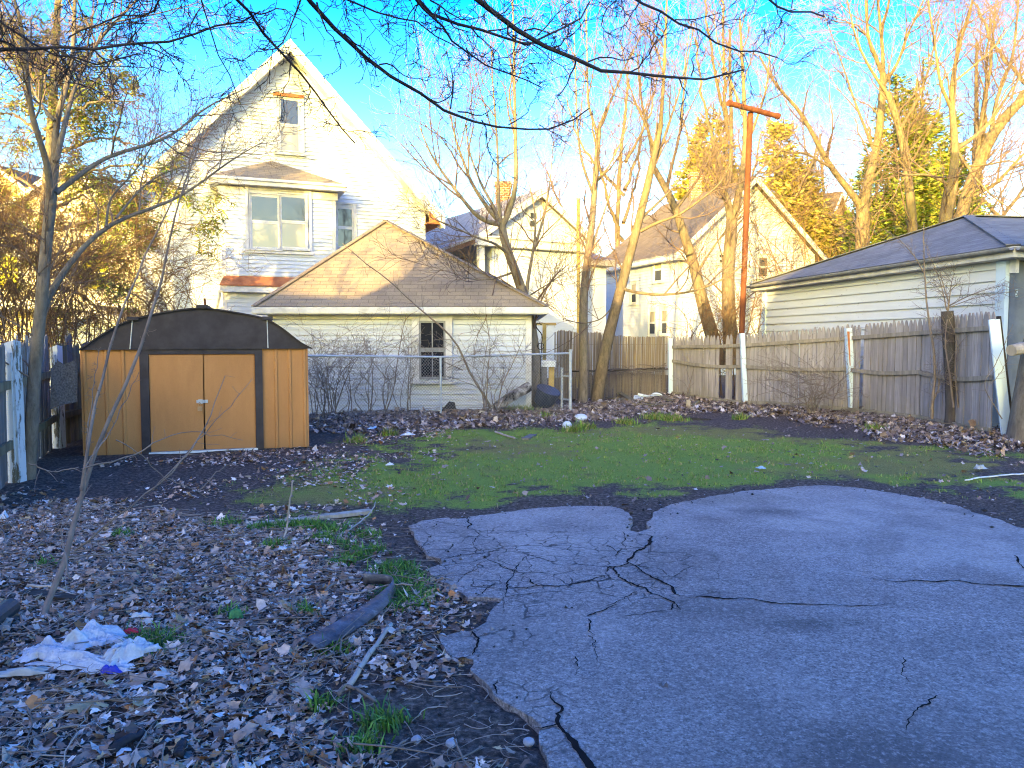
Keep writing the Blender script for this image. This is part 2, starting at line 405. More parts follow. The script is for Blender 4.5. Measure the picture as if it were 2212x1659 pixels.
def _ground():
    t = NT('yard_soil'); o = t.coord('Object')
    a = t.new('ShaderNodeVertexColor', layer_name='Col'); s = t.new('ShaderNodeSeparateColor'); t.link(a.outputs['Color'], s.inputs[0])
    n1 = t.noise(o, 26, 8, .75); n2 = t.noise(o, 5, 6, .7); n3 = t.noise(o, 90, 4, .7)
    soil = t.ramp(n1, [(.3, (.03, .022, .017)), (.48, (.095, .07, .055)), (.6, (.2, .15, .12)), (.72, (.5, .41, .34))])
    duff = t.ramp(n1, [(.3, (.035, .024, .018)), (.48, (.12, .085, .065)), (.62, (.25, .185, .145)), (.74, (.44, .37, .32))])
    moss = t.ramp(n3, [(.3, (.09, .085, .025)), (.5, (.25, .22, .06)), (.7, (.42, .34, .14))])
    gras = t.ramp(n3, [(.3, (.07, .1, .02)), (.5, (.22, .3, .05)), (.7, (.4, .48, .1))])
    gg = t.mix(s.outputs[2], moss, gras)
    k = t.ramp(t.math('ADD', s.outputs[0], t.math('MULTIPLY', t.math('SUBTRACT', t.math('ADD', t.math('MULTIPLY', n1, .6), t.math('MULTIPLY', n2, .4)), .5), 3.2)), [(.3, (0, 0, 0)), (.85, (1, 1, 1))])
    c = t.mix(s.outputs[1], soil, duff)
    c = t.mix(k, c, gg)
    h = t.math('ADD', n1, t.math('MULTIPLY', n3, .4))
    return t.done(c, .95, t.bump(h, .9, .03), .1)
MT['ground'] = _ground()
g = mesh_obj('ground', np.stack([GX, GY, GZ], -1).reshape(-1, 3), FQ, MT['ground'], cols=MK, smooth=True, uv=False)
tag(g, 'dark leafy soil yard with patches of moss and short grass', 'ground', kind='structure')

# ------------------------------------------------------------------ asphalt: irregular sheet with broken edges, cracks lie on it
def jitter_poly(P, step, amp):
    out = []
    n = len(P)
    for i in range(n):
        a = np.array(P[i]); b = np.array(P[(i+1) % n]); L = np.linalg.norm(b-a); k = max(1, int(L/step))
        d = (b-a)/max(L, 1e-6); nrm = np.array((-d[1], d[0]))
        for j in range(k):
            q = a+(b-a)*j/k
            out.append(q+nrm*((vnoise(q[0], q[1], .09, 71)-.5)*amp*2+(vnoise(q[0], q[1], .03, 72)-.5)*amp) if L < 6 else q)
    return out
def _asphalt():
    t = NT('worn_asphalt'); o = t.coord('Object')
    ag = t.new('ShaderNodeTexVoronoi'); ag.inputs['Scale'].default_value = 115; t.link(o, ag.inputs['Vector'])
    f = t.noise(o, 85, 6, .75); b = t.noise(o, .55, 7, .62, .4); m = t.noise(o, 2.6, 6, .7)
    c = t.ramp(f, [(.3, (.15, .122, .112)), (.5, (.32, .268, .245)), (.68, (.48, .415, .38)), (.8, (.68, .6, .56))])
    cs = t.new('ShaderNodeSeparateColor'); t.link(ag.outputs['Color'], cs.inputs[0])
    c = t.mix(t.math('MULTIPLY', t.math('GREATER_THAN', cs.outputs[0], .84), .55), c, (.62, .55, .51))
    c = t.mix(t.math('MULTIPLY', t.math('LESS_THAN', cs.outputs[1], .16), .6), c, (.08, .07, .068))
    # worn pale patches, damp dark stains
    at_ = t.new('ShaderNodeVertexColor', layer_name='Col'); s = t.new('ShaderNodeSeparateColor'); t.link(at_.outputs['Color'], s.inputs[0])
    pale = t.math('MULTIPLY', s.outputs[0], t.ramp(m, [(.25, (.5,)*3), (.6, (1, 1, 1))]))
    c = t.mix(t.math('MULTIPLY', pale, .62), c, (.56, .49, .44))
    c = t.mix(t.math('MULTIPLY', s.outputs[1], .8), c, (.035, .033, .034))
    c = t.mix(t.math('MULTIPLY', s.outputs[2], .55), c, (.2, .17, .12))
    c = t.mix(t.ramp(b, [(.35, (.35,)*3), (.6, (0, 0, 0))]), c, (.21, .175, .16))
    p2 = t.noise(o, 1.4, 8, .68, .8)
    c = t.mix(t.ramp(p2, [(.38, (.45,)*3), (.5, (0, 0, 0))]), c, (.17, .142, .13))
    c = t.mix(t.ramp(p2, [(.54, (0, 0, 0)), (.66, (.4,)*3)]), c, (.54, .47, .43))
    wv_ = t.new('ShaderNodeMix', data_type='RGBA'); wv_.inputs[0].default_value = .12; t.link(o, wv_.inputs[6])
    nz = t.new('ShaderNodeTexNoise'); nz.inputs['Scale'].default_value = 4; nz.inputs['Detail'].default_value = 5; t.link(o, nz.inputs['Vector']); t.link(nz.outputs['Color'], wv_.inputs[7])
    ck = None
    for sc_, wd in ((3.1, .016), (6.5, .02)):
        vo = t.new('ShaderNodeTexVoronoi', feature='DISTANCE_TO_EDGE'); vo.inputs['Scale'].default_value = sc_; t.link(wv_.outputs[2], vo.inputs['Vector'])
        e = t.ramp(vo.outputs['Distance'], [(wd*.5, (1, 1, 1)), (wd*1.6, (0, 0, 0))])
        brk = t.ramp(t.noise(o, 3.3+sc_*.2, 3), [(.4, (0, 0, 0)), (.56, (1, 1, 1))])
        q = t.math('MULTIPLY', e, brk)
        ck = q if ck is None else t.math('MAXIMUM', ck, q)
    ck = t.math('MULTIPLY', ck, at_.outputs['Alpha'])
    c = t.mix(ck, c, (.03, .025, .023))
    gr2 = t.noise(o, 38, 4, .8); c = t.mix(t.ramp(gr2, [(.36, (.5,)*3), (.5, (0, 0, 0))]), c, (.1, .083, .076)); c = t.mix(t.ramp(gr2, [(.54, (0, 0, 0)), (.66, (.45,)*3)]), c, (.66, .58, .53))
    h = t.math('SUBTRACT', t.math('SUBTRACT', f, t.math('MULTIPLY', ag.outputs['Distance'], .5)), ck)
    return t.done(c, .82, t.bump(h, .85, .012), .3)
MT['asphalt'] = _asphalt()
AP = jitter_poly(ASPH, .05, .022)
bm = bmesh.new()
vs = [bm.verts.new((p[0], p[1], .018)) for p in AP]
bm.faces.new(vs); bmesh.ops.triangulate(bm, faces=bm.faces[:])
# refine by bisecting on a grid so the stain masks have somewhere to live
for k in np.arange(-1.5, 6.5, .2):
    bmesh.ops.bisect_plane(bm, geom=bm.verts[:]+bm.edges[:]+bm.faces[:], plane_co=(k, 0, 0), plane_no=(1, 0, 0))
for k in np.arange(1.8, 9.5, .2):
    bmesh.ops.bisect_plane(bm, geom=bm.verts[:]+bm.edges[:]+bm.faces[:], plane_co=(0, k, 0), plane_no=(0, 1, 0))
bound = [e for e in bm.edges if len(e.link_faces) == 1]
r = bmesh.ops.extrude_edge_only(bm, edges=bound)
for v in r['geom']:
    if isinstance(v, bmesh.types.BMVert): v.co.z = -.05
bmesh.ops.recalc_face_normals(bm, faces=bm.faces[:])
bm.verts.ensure_lookup_table(); bm.verts.index_update()
AV = np.array([v.co[:] for v in bm.verts]); AF = [tuple(v.index for v in f.verts) for f in bm.faces]; bm.free()
def blob(px, rx, ry, x, y, soft=.5, seed=1):
    c = flat(*px); d = np.hypot((x-c[0])/rx, (y-c[1])/ry)+(vnoise(x, y, .5, seed)-.5)*.7+(vnoise(x, y, .2, seed+1)-.5)*.3
    return sstep(1+soft, 1-soft, d)
ax, ay = AV[:, 0], AV[:, 1]
edge = -segdist(ax, ay, _asp_arr)
pale = np.maximum.reduce([blob((1930, 1120), 1.5, .75, ax, ay, .25), blob((1200, 1150), 1.0, .8, ax, ay, .4, 4)*.7, blob((2130, 1200), .9, .5, ax, ay, .3, 6)*.9, blob((1700, 1080), 1.4, .5, ax, ay, .4, 7)*.6, blob((1050, 1360), .35, .25, ax, ay, .4, 8)*.6])
dark = np.maximum.reduce([blob((1745, 1346), .3, .09, ax, ay, .5, 11), blob((1670, 1110), .28, .16, ax, ay, .5, 12)*.9, blob((1500, 1330), .3, .12, ax, ay, .6, 13)*.55, blob((1860, 1640), .42, .22, ax, ay, .7, 14)*.95, blob((1400, 1262), .14, .06, ax, ay, .5, 15)*.9, blob((2170, 1108), .4, .1, ax, ay, .5, 18)])
tanm = blob((1500, 1080), 1.6, .25, ax, ay, .6, 16)*.8
craze = np.maximum.reduce([blob((1060, 1200), 1.0, .9, ax, ay, .35, 21), blob((1330, 1235), .75, .7, ax, ay, .4, 22), blob((1000, 1330), .5, .6, ax, ay, .4, 23)*.8, blob((1180, 1560), .35, .35, ax, ay, .5, 24)*.7])
a_o = mesh_obj('asphalt_driveway', AV, AF, MT['asphalt'], cols=np.stack([pale, dark, tanm], 1), uv=False)
_ca = a_o.data.color_attributes['Col']; _c4 = np.ones((len(AV), 4), np.float32); _c4[:, 0], _c4[:, 1], _c4[:, 2], _c4[:, 3] = pale, dark, tanm, craze
_ca.data.foreach_set('color', _c4.ravel())
tag(a_o, 'cracked grey asphalt driveway with broken soil-covered edges', 'driveway', kind='structure')
MT['crackm'] = mplain('soil_in_crack', (.018, .015, .014), .98, .05)
def crack(px, w0, w1, seed, amp=.012, dens=.02):
    P = [np.array(flat(*p)) for p in px]; Q = []
    for a, b in zip(P[:-1], P[1:]):
        k = max(2, int(np.linalg.norm(b-a)/dens))
        Q += [a+(b-a)*j/k for j in range(k)]
    Q.append(P[-1]); n = len(Q); V = []; Fc = []
    rr = np.random.default_rng(seed)
    for i, q in enumerate(Q):
        d = Q[min(i+1, n-1)]-Q[max(i-1, 0)]; d = d/(np.linalg.norm(d)+1e-9); nr = np.array((-d[1], d[0]))
        t = i/(n-1); w = (w0+(w1-w0)*t)*(.35+1.3*vnoise(q[0], q[1], .06, seed+3))*min(1, 8*t+.15, 8*(1-t)+.15)
        o = nr*((vnoise(q[0], q[1], .12, seed)-.5)*amp*4+rr.normal()*amp*.35)
        V += [(*(q+o+nr*w/2), .0225), (*(q+o-nr*w/2), .0225)]
    Fc = [(2*i, 2*i+1, 2*i+3, 2*i+2) for i in range(n-1)]
    return V, Fc
CR = [
 ([(815, 215), (850, 215), (868, 222), (850, 262), (800, 290), (780, 320), (720, 330), (700, 350)], .05, .03),
 ([(780, 310), (830, 340), (880, 370), (930, 400), (960, 425), (990, 440)], .025, .035),
 ([(720, 330), (750, 370), (790, 385), (840, 410), (900, 440), (960, 460), (985, 490)], .03, .02),
 ([(990, 440), (1040, 440), (1100, 445), (1200, 447), (1300, 458), (1400, 465), (1500, 470), (1600, 474), (1760, 467)], .035, .012),
 ([(1630, 370), (1720, 382), (1880, 385), (2000, 385), (2100, 398), (2260, 404)], .012, .045),
 ([(515, 780), (520, 820), (550, 850), (545, 905), (580, 950), (610, 990), (640, 1050), (690, 1130)], .012, .055),
 ([(545, 905), (490, 910), (450, 915)], .02, .012),
 ([(606, 655), (600, 700), (588, 735)], .012, .006), ([(640, 580), (665, 600), (662, 625)], .02, .008),
 ([(650, 515), (700, 485), (740, 465)], .02, .008), ([(640, 520), (632, 560), (660, 585)], .03, .01),
 ([(226, 566), (240, 610), (225, 655)], .03, .02), ([(310, 800), (300, 770), (320, 740)], .02, .01),
 ([(215, 150), (215, 190), (250, 205), (320, 200), (420, 210)], .03, .006), ([(80, 160), (170, 180), (215, 190)], .02, .015),
 ([(330, 445), (345, 400), (380, 350), (340, 330), (300, 325), (240, 330)], .022, .01),
 ([(380, 350), (410, 300), (430, 290)], .02, .01), ([(380, 365), (430, 375), (460, 400), (560, 400), (640, 380), (720, 365)], .022, .02),
 ([(240, 440), (300, 400), (345, 400)], .012, .012), ([(345, 400), (420, 410), (490, 395)], .015, .02),
 ([(120, 300), (180, 290), (260, 280), (370, 268)], .012, .012), ([(250, 205), (230, 250), (260, 280)], .01, .01),
 ([(700, 250), (740, 275), (790, 285)], .012, .015), ([(770, 205), (770, 250), (745, 300)], .018, .012), ([(850, 262), (800, 258), (770, 250)], .015, .01),
 ([(2190, 290), (2205, 320), (2215, 340)], .03, .02), ([(1765, 660), (1772, 720), (1790, 760)], .012, .004), ([(1910, 800), (1840, 850), (1790, 930)], .018, .008),
 ([(150, 390), (200, 370), (240, 330), (200, 315)], .012, .008), ([(640, 430), (560, 420), (420, 430), (330, 447)], .008, .012),
 ([(960, 460), (950, 490), (890, 500), (760, 510)], .02, .012), ([(660, 600), (690, 720)], .006, .003), ([(450, 205), (560, 180)], .004, .003), ([(820, 420), (760, 450), (690, 480)], .012, .008),
]
for i, (px, a, b) in enumerate(CR):
    V, Fc = crack(D8(px), a*.5, b*.5, 100+i)
    mesh_obj('crack', V, Fc, MT['crackm'], a_o, uv=False)

# ------------------------------------------------------------------ wall frames
class Wall:
    def __init__(s, C, th):
        s.C = np.array(C[:2], float); s.e = np.array((math.cos(th), math.sin(th))); s.n = np.array((math.sin(th), -math.cos(th)))
    def pt(s, a, z, p=0.): q = s.C+s.e*a+s.n*p; return np.array((q[0], q[1], z))
    def pix(s, u, v, p=0.):
        d = np.array(ray(u, v)); q = s.C+s.n*p
        t = (q @ s.n)/(d[:2] @ s.n); P = d[:2]*t
        return float((P-q) @ s.e), float(H+d[2]*t)
    def box(s, mb, s0, s1, z0, z1, p0, p1):
        c = [s.pt(s0, z0, p1), s.pt(s1, z0, p1), s.pt(s1, z0, p0), s.pt(s0, z0, p0)]
        return mb.hexa(c+[q+np.array((0, 0, z1-z0)) for q in c])
    def beam(s, mb, a, b, w, h, p0, p1):   # a board lying in the wall plane between (s,z) points
        a = s.pt(*a, (p0+p1)/2); b = s.pt(*b, (p0+p1)/2)
        return mb.beam(a, b, abs(p1-p0), h)
def siding(mb, w, z0, z1, sl, sr, expo=.11, lip=.03, p=0.):
    fl = sl if callable(sl) else (lambda z: sl); fr = sr if callable(sr) else (lambda z: sr)
    z = z0
    while z < z1-1e-4:
        zt = min(z+expo, z1); a, b, c, d = fl(z), fr(z), fr(zt), fl(zt)
        if b-a > .01:
            if c <= d: c = d = (c+d)/2
            mb.add([w.pt(a, z, p+lip), w.pt(b, z, p+lip), w.pt(c, zt, p+.002), w.pt(d, zt, p+.002), w.pt(a, z, p), w.pt(b, z, p)], [(0, 1, 2, 3), (4, 5, 1, 0)])
        z = zt
def window(par, w, s0, s1, z0, z1, frame='trim', glass='glass', lower=None, sash='trim', fw=.11, p=.0, mid=.5, muntin=False, sill=True, single=False):
    m = MB()
    w.box(m, s0-fw, s0, z0-fw*.4, z1+fw, p-.02, p+.085); w.box(m, s1, s1+fw, z0-fw*.4, z1+fw, p-.02, p+.085)
    w.box(m, s0, s1, z1, z1+fw, p-.02, p+.068)
    w.box(m, s0-fw-.03, s1+fw+.03, z1+fw, z1+fw+.04, p-.02, p+.1)
    o = m.build('window', MT[frame], par)
    zm = z0+(z1-z0)*mid; sf = .045
    m = MB()
    for (a, b, q) in (((zm, z1, .058),) if not single else ())+((z0, zm if not single else z1, .05),):
        w.box(m, s0, s0+sf, a, b, p-.02, p+q); w.box(m, s1-sf, s1, a, b, p-.02, p+q)
        w.box(m, s0+sf, s1-sf, a, a+sf, p-.02, p+q); w.box(m, s0+sf, s1-sf, b-sf, b, p-.02, p+q)
        if muntin: w.box(m, (s0+s1)/2-.012, (s0+s1)/2+.012, a+sf, b-sf, p-.02, p+q-.004)
    m.build('sash', MT[sash], o)
    for (a, b, q, gl) in (((zm, z1, .045, glass), (z0, zm, .038, lower or glass)) if not single else ((z0, z1, .038, glass),)):
        MB().add([w.pt(s0+.01, a, p+q), w.pt(s1-.01, a, p+q), w.pt(s1-.01, b, p+q), w.pt(s0+.01, b, p+q)], [(0, 1, 2, 3)]).build('pane', MT[gl], o)
    if sill:
        m = MB(); w.box(m, s0-fw-.05, s1+fw+.05, z0-fw*.4-.05, z0-fw*.4, p-.02, p+.12); m.build('sill', MT[frame], o)
    return o
def pxwin(par, w, u0, v0, u1, v1, **k):
    p = k.get('p', 0.)
    a = w.pix(u0, v1, p); b = w.pix(u1, v0, p)
    return window(par, w, a[0], b[0], a[1], b[1], **k)

# ------------------------------------------------------------------ the big gabled house on the left
TH = R(22)
ap = at(623, 92, 24.0); WL = Wall(ap, TH)
ZA, SLP = ap[2]-.05, 1.045
def zr(s): return ZA-.32-SLP*abs(s)
HW = 4.18; ZE = zr(HW)
house = thing('gabled_house', 'tall white vinyl sided house with steep gable and bay window', 'house', (WL.C[0], WL.C[1], 0))
m = MB()
siding(m, WL, -.1, ZA-.35, lambda z: -min(HW, max(0, (ZA-.32-z)/SLP)), lambda z: min(HW, max(0, (ZA-.32-z)/SLP)), .115)
back = 11.0
for sd in (-1, 1):
    a, b = WL.pt(sd*HW, -.1), WL.pt(sd*HW, -.1, -back); c, d = WL.pt(sd*HW, ZE, -back), WL.pt(sd*HW, ZE)
    m.add([a, b, c, d], [(0, 1, 2, 3) if sd > 0 else (3, 2, 1, 0)])
m.add([WL.pt(-HW, -.1, -back), WL.pt(HW, -.1, -back), WL.pt(HW, ZE, -back), WL.pt(0, ZA-.32, -back), WL.pt(-HW, ZE, -back)], [(4, 3, 2, 1, 0)])
m.build('wall', MT['vinyl'], house)
for sd in (-1, 1):
    m = MB(); WL.box(m, sd*HW-.07, sd*HW+.07, -.1, ZE, -.12, .04); m.build('corner_board', MT['trim'], house)
SO, FO = 4.77, .48
roof = MB()
for sd in (-1, 1):
    P = [WL.pt(0, ZA, FO), WL.pt(sd*SO, ZA-SLP*SO, FO), WL.pt(sd*SO, ZA-SLP*SO, -back-.4), WL.pt(0, ZA, -back-.4)]
    roof.slab(P if sd < 0 else P[::-1], .1)
rf = roof.build('roof', MT['roof_tan'], house)
m = MB()
for sd in (-1, 1):   # barge boards and soffit
    A, B = (0, ZA-.02), (sd*SO, ZA-.02-SLP*SO)
    for (dz, h, p0, p1) in ((-.16, .34, FO+.002, FO+.05),):
        P = [WL.pt(A[0], A[1], p1), WL.pt(B[0], B[1], p1), WL.pt(B[0], B[1]-.36, p1), WL.pt(A[0], A[1]-.36, p1)]
        m.slab(P if sd < 0 else P[::-1], .045, (-WL.n[0], -WL.n[1], 0))
    P = [WL.pt(sd*.02, ZA-.34, FO), WL.pt(sd*(SO-.02), ZA-.34-SLP*(SO-.04), FO), WL.pt(sd*(SO-.02), ZA-.34-SLP*(SO-.04), .0), WL.pt(sd*.02, ZA-.34, .0)]
    m.slab(P if sd > 0 else P[::-1], .03, (0, 0, -1))
    WL_p = [WL.pt(sd*SO, ZA-SLP*SO-.01, FO), WL.pt(sd*SO, ZA-SLP*SO-.01, -back), WL.pt(sd*SO, ZA-SLP*SO-.22, -back), WL.pt(sd*SO, ZA-SLP*SO-.22, FO)]
    m.slab(WL_p, .03, (WL.e[0]*sd, WL.e[1]*sd, 0))
m.build('barge_board', MT['trim'], rf)
m = MB()   # boxed eave return, broken open at the right corner
zt = ZA-SLP*SO
for sd in (-1, 1):
    P = [WL.pt(sd*(HW+.02), zt-.2, -back), WL.pt(sd*SO, zt-.2, -back), WL.pt(sd*SO, zt-.2, FO-.02), WL.pt(sd*(HW+.02), zt-.2, FO-.02)]
    m.slab(P if sd > 0 else P[::-1], .03, (0, 0, -1))
m.add([WL.pt(HW+.08, zt-.24, FO-.05), WL.pt(SO-.06, zt-.24, FO-.05), WL.pt(HW+.1, zt+.5, FO-.05)], [(0, 1, 2)])
m.build('eave_board', MT['flash'], rf)
# gable and side windows
pxwin(house, WL, 604, 217, 646, 327, glass='glass', lower='glass_curtain', fw=.13)
m = MB(); a = WL.pix(590, 205); b = WL.pix(655, 205); WL.box(m, a[0], b[0], a[1]-.03, a[1]+.06, -.01, .13); m.build('drip_cap', MT['flash'], house)
pxwin(house, WL, 727, 450, 762, 535, glass='glass', fw=.1)
# bay
BP = .95; s0, s1 = WL.pix(482, 500, BP)[0], WL.pix(721, 500, BP)[0]
bay_top = 5.98; BW = Wall(WL.pt(0, 0, BP), TH)
m = MB(); siding(m, BW, .0, bay_top, s0, s1, .115)
for sd, ss in ((-1, s0), (1, s1)):
    m.add([WL.pt(ss, 0, BP), WL.pt(ss, 0, 0), WL.pt(ss, bay_top, 0), WL.pt(ss, bay_top, BP)], [(0, 1, 2, 3) if sd > 0 else (3, 2, 1, 0)])
bay = m.build('bay', MT['vinyl'], house)
m = MB()
for ss in (s0, s1): BW.box(m, ss-.05, ss+.06, 0, bay_top, -.06, .03)
BW.box(m, s0-.12, s1+.12, bay_top-.22, bay_top, -.05, .05)
m.build('trim', MT['trim'], bay)
m = MB()
ez = bay_top+.02; eo = .32; sm = (s0+s1)/2-.12
c0, c1, c2, c3 = WL.pt(s0-eo, ez+.2, BP+eo), WL.pt(s1+eo, ez+.2, BP+eo), WL.pt(s1+eo, ez+.2, 0), WL.pt(s0-eo, ez+.2, 0)
apx = WL.pt(sm, ez+1.0, .01)
m.add([c0, c1, c2, c3, apx], [(0, 1, 4), (1, 2, 4), (3, 0, 4)])
br_ = m.build('bay_roof', MT['roof_tan'], bay)
m = MB(); WL.box(m, s0-eo, s1+eo, ez, ez+.19, 0, BP+eo); WL.box(m, s0-eo-.04, s1+eo+.04, ez+.12, ez+.196, 0.01, BP+eo+.05)
m.build('fascia', MT['trim'], br_)
m = MB()   # rusty metal skirt roof under the bay window
zA, zB = 3.42, 3.14
m.slab([WL.pt(s0-.14, zB, BP+.3), WL.pt(s1+.14, zB, BP+.3), WL.pt(s1, zA, BP+.01), WL.pt(s0, zA, BP+.01)], .03)
m.build('skirt_flashing', MT['flash'], bay)
m = MB(); BW.box(m, s0-.13, s1+.13, zB-.2, zB-.035, 0, .27); m.build('skirt_board', MT['trim'], bay)
for (u0, u1) in ((542, 602), (606, 661)):
    pxwin(bay, WL, u0, 425, u1, 536, p=BP, glass='glass', lower='glass_curtain', fw=.035 if u0 > 600 else .035)
m = MB(); a = WL.pix(536, 540, BP); b = WL.pix(667, 418, BP)
for (q0, q1, r0, r1) in ((a[0]-.06, a[0]+.02, a[1], b[1]), (b[0]-.02, b[0]+.07, a[1], b[1]), (a[0]-.06, b[0]+.07, b[1], b[1]+.09), (a[0]-.1, b[0]+.1, a[1]-.08, a[1])):
    BW.box(m, q0, q1, r0, r1, -.01, .085)
m.build('casing', MT['trim'], bay)
# downspout
m = MB(); q = WL.pix(470, 690, .06)[0]
m.tube([WL.pt(s0-.12, 3.0, .75), WL.pt(s0-.14, 2.8, .7), WL.pt(s0-.2, 2.5, .12), WL.pt(s0-.2, .3, .1)], .045, 8)
m.build('downspout', MT['trim'], house)

# ------------------------------------------------------------------ white garage with hip roof, centre left
gl, gr_ = at(588, 800, 16.5)[0], at(1146, 800, 16.5)[0]
WG = Wall((0, 16.5), 0.0)
gar = thing('hip_roof_garage', 'low white sided garage with tan hip roof behind chain link fence', 'garage', ((gl+gr_)/2, 16.5, 0))
ze = at(800, 672, 16.1)[2]
GD = 5.2
m = MB(); siding(m, WG, -.05, ze-.02, gl, gr_, .115, .03)
m.add([(gr_, 16.5, -.05), (gr_, 16.5+GD, -.05), (gr_, 16.5+GD, ze), (gr_, 16.5, ze), (gl, 16.5, -.05), (gl, 16.5+GD, -.05), (gl, 16.5+GD, ze), (gl, 16.5, ze)], [(0, 1, 2, 3), (7, 6, 5, 4), (1, 5, 6, 2)])
m.build('wall', MT['vinyl'], gar)
for q0, q1 in ((gl-.06, gl+.06), (gr_-.1, gr_+.02)):
    m = MB(); WG.box(m, q0, q1, -.05, ze-.165, -.06, .045); m.build('corner_board', MT['trim'], gar)
m = MB(); WG.box(m, gl-.06, gr_+.02, ze-.16, ze-.04, -.05, .05); m.build('frieze_board', MT['trim'], gar)
eo = .3
L0, L1, Y0, Y1 = gl-eo, gr_+eo+.05, 16.5-eo, 16.5+GD+eo
zt = ze+.1
rp = at(833, 478, 19.1)
A_, B_, C_, D_ = (L0, Y0, zt), (L1, Y0, zt), (L1, Y1, zt), (L0, Y1, zt)
m = MB(); m.add([A_, B_, C_, D_, tuple(rp), (rp[0], rp[1]+.05, rp[2])], [(0, 1, 4), (1, 2, 5, 4), (2, 3, 5), (3, 0, 4, 5)])
grf = m.build('roof', MT['roof_tan'], gar)
m = MB()
for P0, P1 in ((A_, B_), (B_, C_), (D_, A_)):
    m.beam(np.array(P0)-(0, 0, .075), np.array(P1)-(0, 0, .075), .035, .13)
m.slab([(L0, Y0, zt-.14), (L1, Y0, zt-.14), (L1, Y1, zt-.14), (L0, Y1, zt-.14)], .02)
m.build('fascia', MT['trim'], grf)
m = MB(); m.beam(np.array(A_)+(.02, 0, .012), np.array(rp)+(0, 0, .02), .16, .02); m.beam(np.array(B_)+(-.02, 0, .012), np.array(rp)+(0, 0, .02), .16, .02)
m.build('hip_cap', MT['roof_tan'], grf)
pxwin(gar, WG, 906, 693, 963, 818, glass='glass_dark', sash='sash_grey', fw=.14, muntin=True, p=.01)

# ------------------------------------------------------------------ middle house: small gable, brick chimney, upper porch
ap2 = at(1160, 411, 31.0); WM = Wall(ap2, R(30))
mid = thing('chimney_house', 'small white gabled house with orange brick chimney and upstairs porch', 'house', (ap2[0], ap2[1], 0))
zA2 = ap2[2]; sl2 = .69; hw = 2.35; so = 2.8
zE2 = zA2-sl2*so
m = MB()
siding(m, WM, -.1, zA2-.2, lambda z: -min(hw-.3, max(0, (zA2-.2-z)/sl2)), lambda z: min(hw, max(0, (zA2-.2-z)/sl2)), .13)
m.add([WM.pt(hw, 0), WM.pt(hw, 0, -9), WM.pt(hw, zA2-sl2*hw-.2, -9), WM.pt(hw, zA2-sl2*hw-.2)], [(0, 1, 2, 3)])
m.add([WM.pt(-hw+.3, 0), WM.pt(-hw+.3, 0, -9), WM.pt(-hw+.3, zA2-sl2*hw-.2, -9), WM.pt(-hw+.3, zA2-sl2*hw-.2)], [(3, 2, 1, 0)])
m.build('wall', MT['creamwall'] if False else MT['vinyl'], mid)
m = MB()
for sd in (-1, 1):
    P = [WM.pt(0, zA2, .35), WM.pt(sd*so, zE2, .35), WM.pt(sd*so, zE2, -9.5), WM.pt(0, zA2, -9.5)]
    m.slab(P if sd < 0 else P[::-1], .09)
mrf = m.build('roof', MT['felt'], mid)
m = MB()
for sd in (-1, 1):
    P = [WM.pt(0, zA2-.01, .4), WM.pt(sd*so, zE2-.01, .4), WM.pt(sd*so, zE2-.3, .4), WM.pt(0, zA2-.3, .4)]
    m.slab(P if sd < 0 else P[::-1], .05, (-WM.n[0], -WM.n[1], 0))
WM.box(m, -so, so, zE2-.42, zE2-.12, -.05, .34); WM.box(m, -so, so, zE2-.12, zE2-.06, -.05, .42)
m.build('cornice', MT['trim'], mrf)
pxwin(mid, WM, 1142, 459, 1160, 492, glass='glass', fw=.1)
cb = at(1087, 470, 34.0); ct = at(1087, 395, 34.0)
m = MB(); w_ = .34; m.box(cb[0]-w_, cb[0]+w_, 34-w_, 34+w_, cb[2]-1, ct[2]-.1); m.box(cb[0]-w_-.04, cb[0]+w_+.04, 34-w_-.04, 34+w_+.04, ct[2]-.18, ct[2])
m.build('chimney', MT['brick'], mid)
# porch: roof, rafters, posts, floor, railing
m = MB()
pa, pb = (-so+.25, zE2+.02), (-so-2.3, zE2-.95)
m.slab([WM.pt(*pa, .1), WM.pt(*pb, .1), WM.pt(*pb, -5.5), WM.pt(*pa, -5.5)], .09)
por = m.build('porch_roof', MT['felt'], mid)
m = MB()
for k in range(12):
    p = .02-k*.45; m.beam(WM.pt(pa[0], pa[1]-.2, p), WM.pt(pb[0], pb[1]-.17, p), .06, .14)
m.build('rafter', MT['porch_dark'], por)
m = MB(); WM.box(m, -hw-.35, -hw-.13, 2.6, zE2-.42, .0, .22); m.build('porch_post', MT['trim'], mid)
m = MB(); WM.box(m, -hw-2.1, -hw+.3, 2.4, 2.6, -4.5, .2); m.build('porch_floor', MT['creamwall'], mid)
m = MB(); WM.box(m, -hw-2.1, -hw+.25, 2.6, 4.9, -2.2, -2.1); m.build('porch_wall', MT['porch_dark'], mid)  # dark wall colour stands in for shade inside the porch recess
m = MB(); WM.box(m, -hw-2.1, -hw-.1, 3.42, 3.5, .08, .14)
for k in range(14): q = -hw-2.05+k*.15; WM.box(m, q, q+.05, 2.6, 3.42, .09, .13)
m.build('railing', MT['trim'], mid)
# right wing of the middle house
m = MB(); siding(m, WM, -.1, 4.75, hw+.02, hw+1.75, .13, p=-.9)
m.add([WM.pt(hw+1.75, 0, -.9), WM.pt(hw+1.75, 0, -7), WM.pt(hw+1.75, 4.75, -7), WM.pt(hw+1.75, 4.75, -.9)], [(0, 1, 2, 3)])
wing = m.build('side_wing', MT['vinyl'], mid)
m = MB(); m.slab([WM.pt(hw, 5.0, -.55), WM.pt(hw+2.0, 5.0, -.55), WM.pt(hw+2.0, 5.9, -4), WM.pt(hw, 5.9, -4)], .1); WM.box(m, hw, hw+2.0, 4.72, 4.9, -1, -.5)
m.build('wing_roof', MT['felt'], wing)

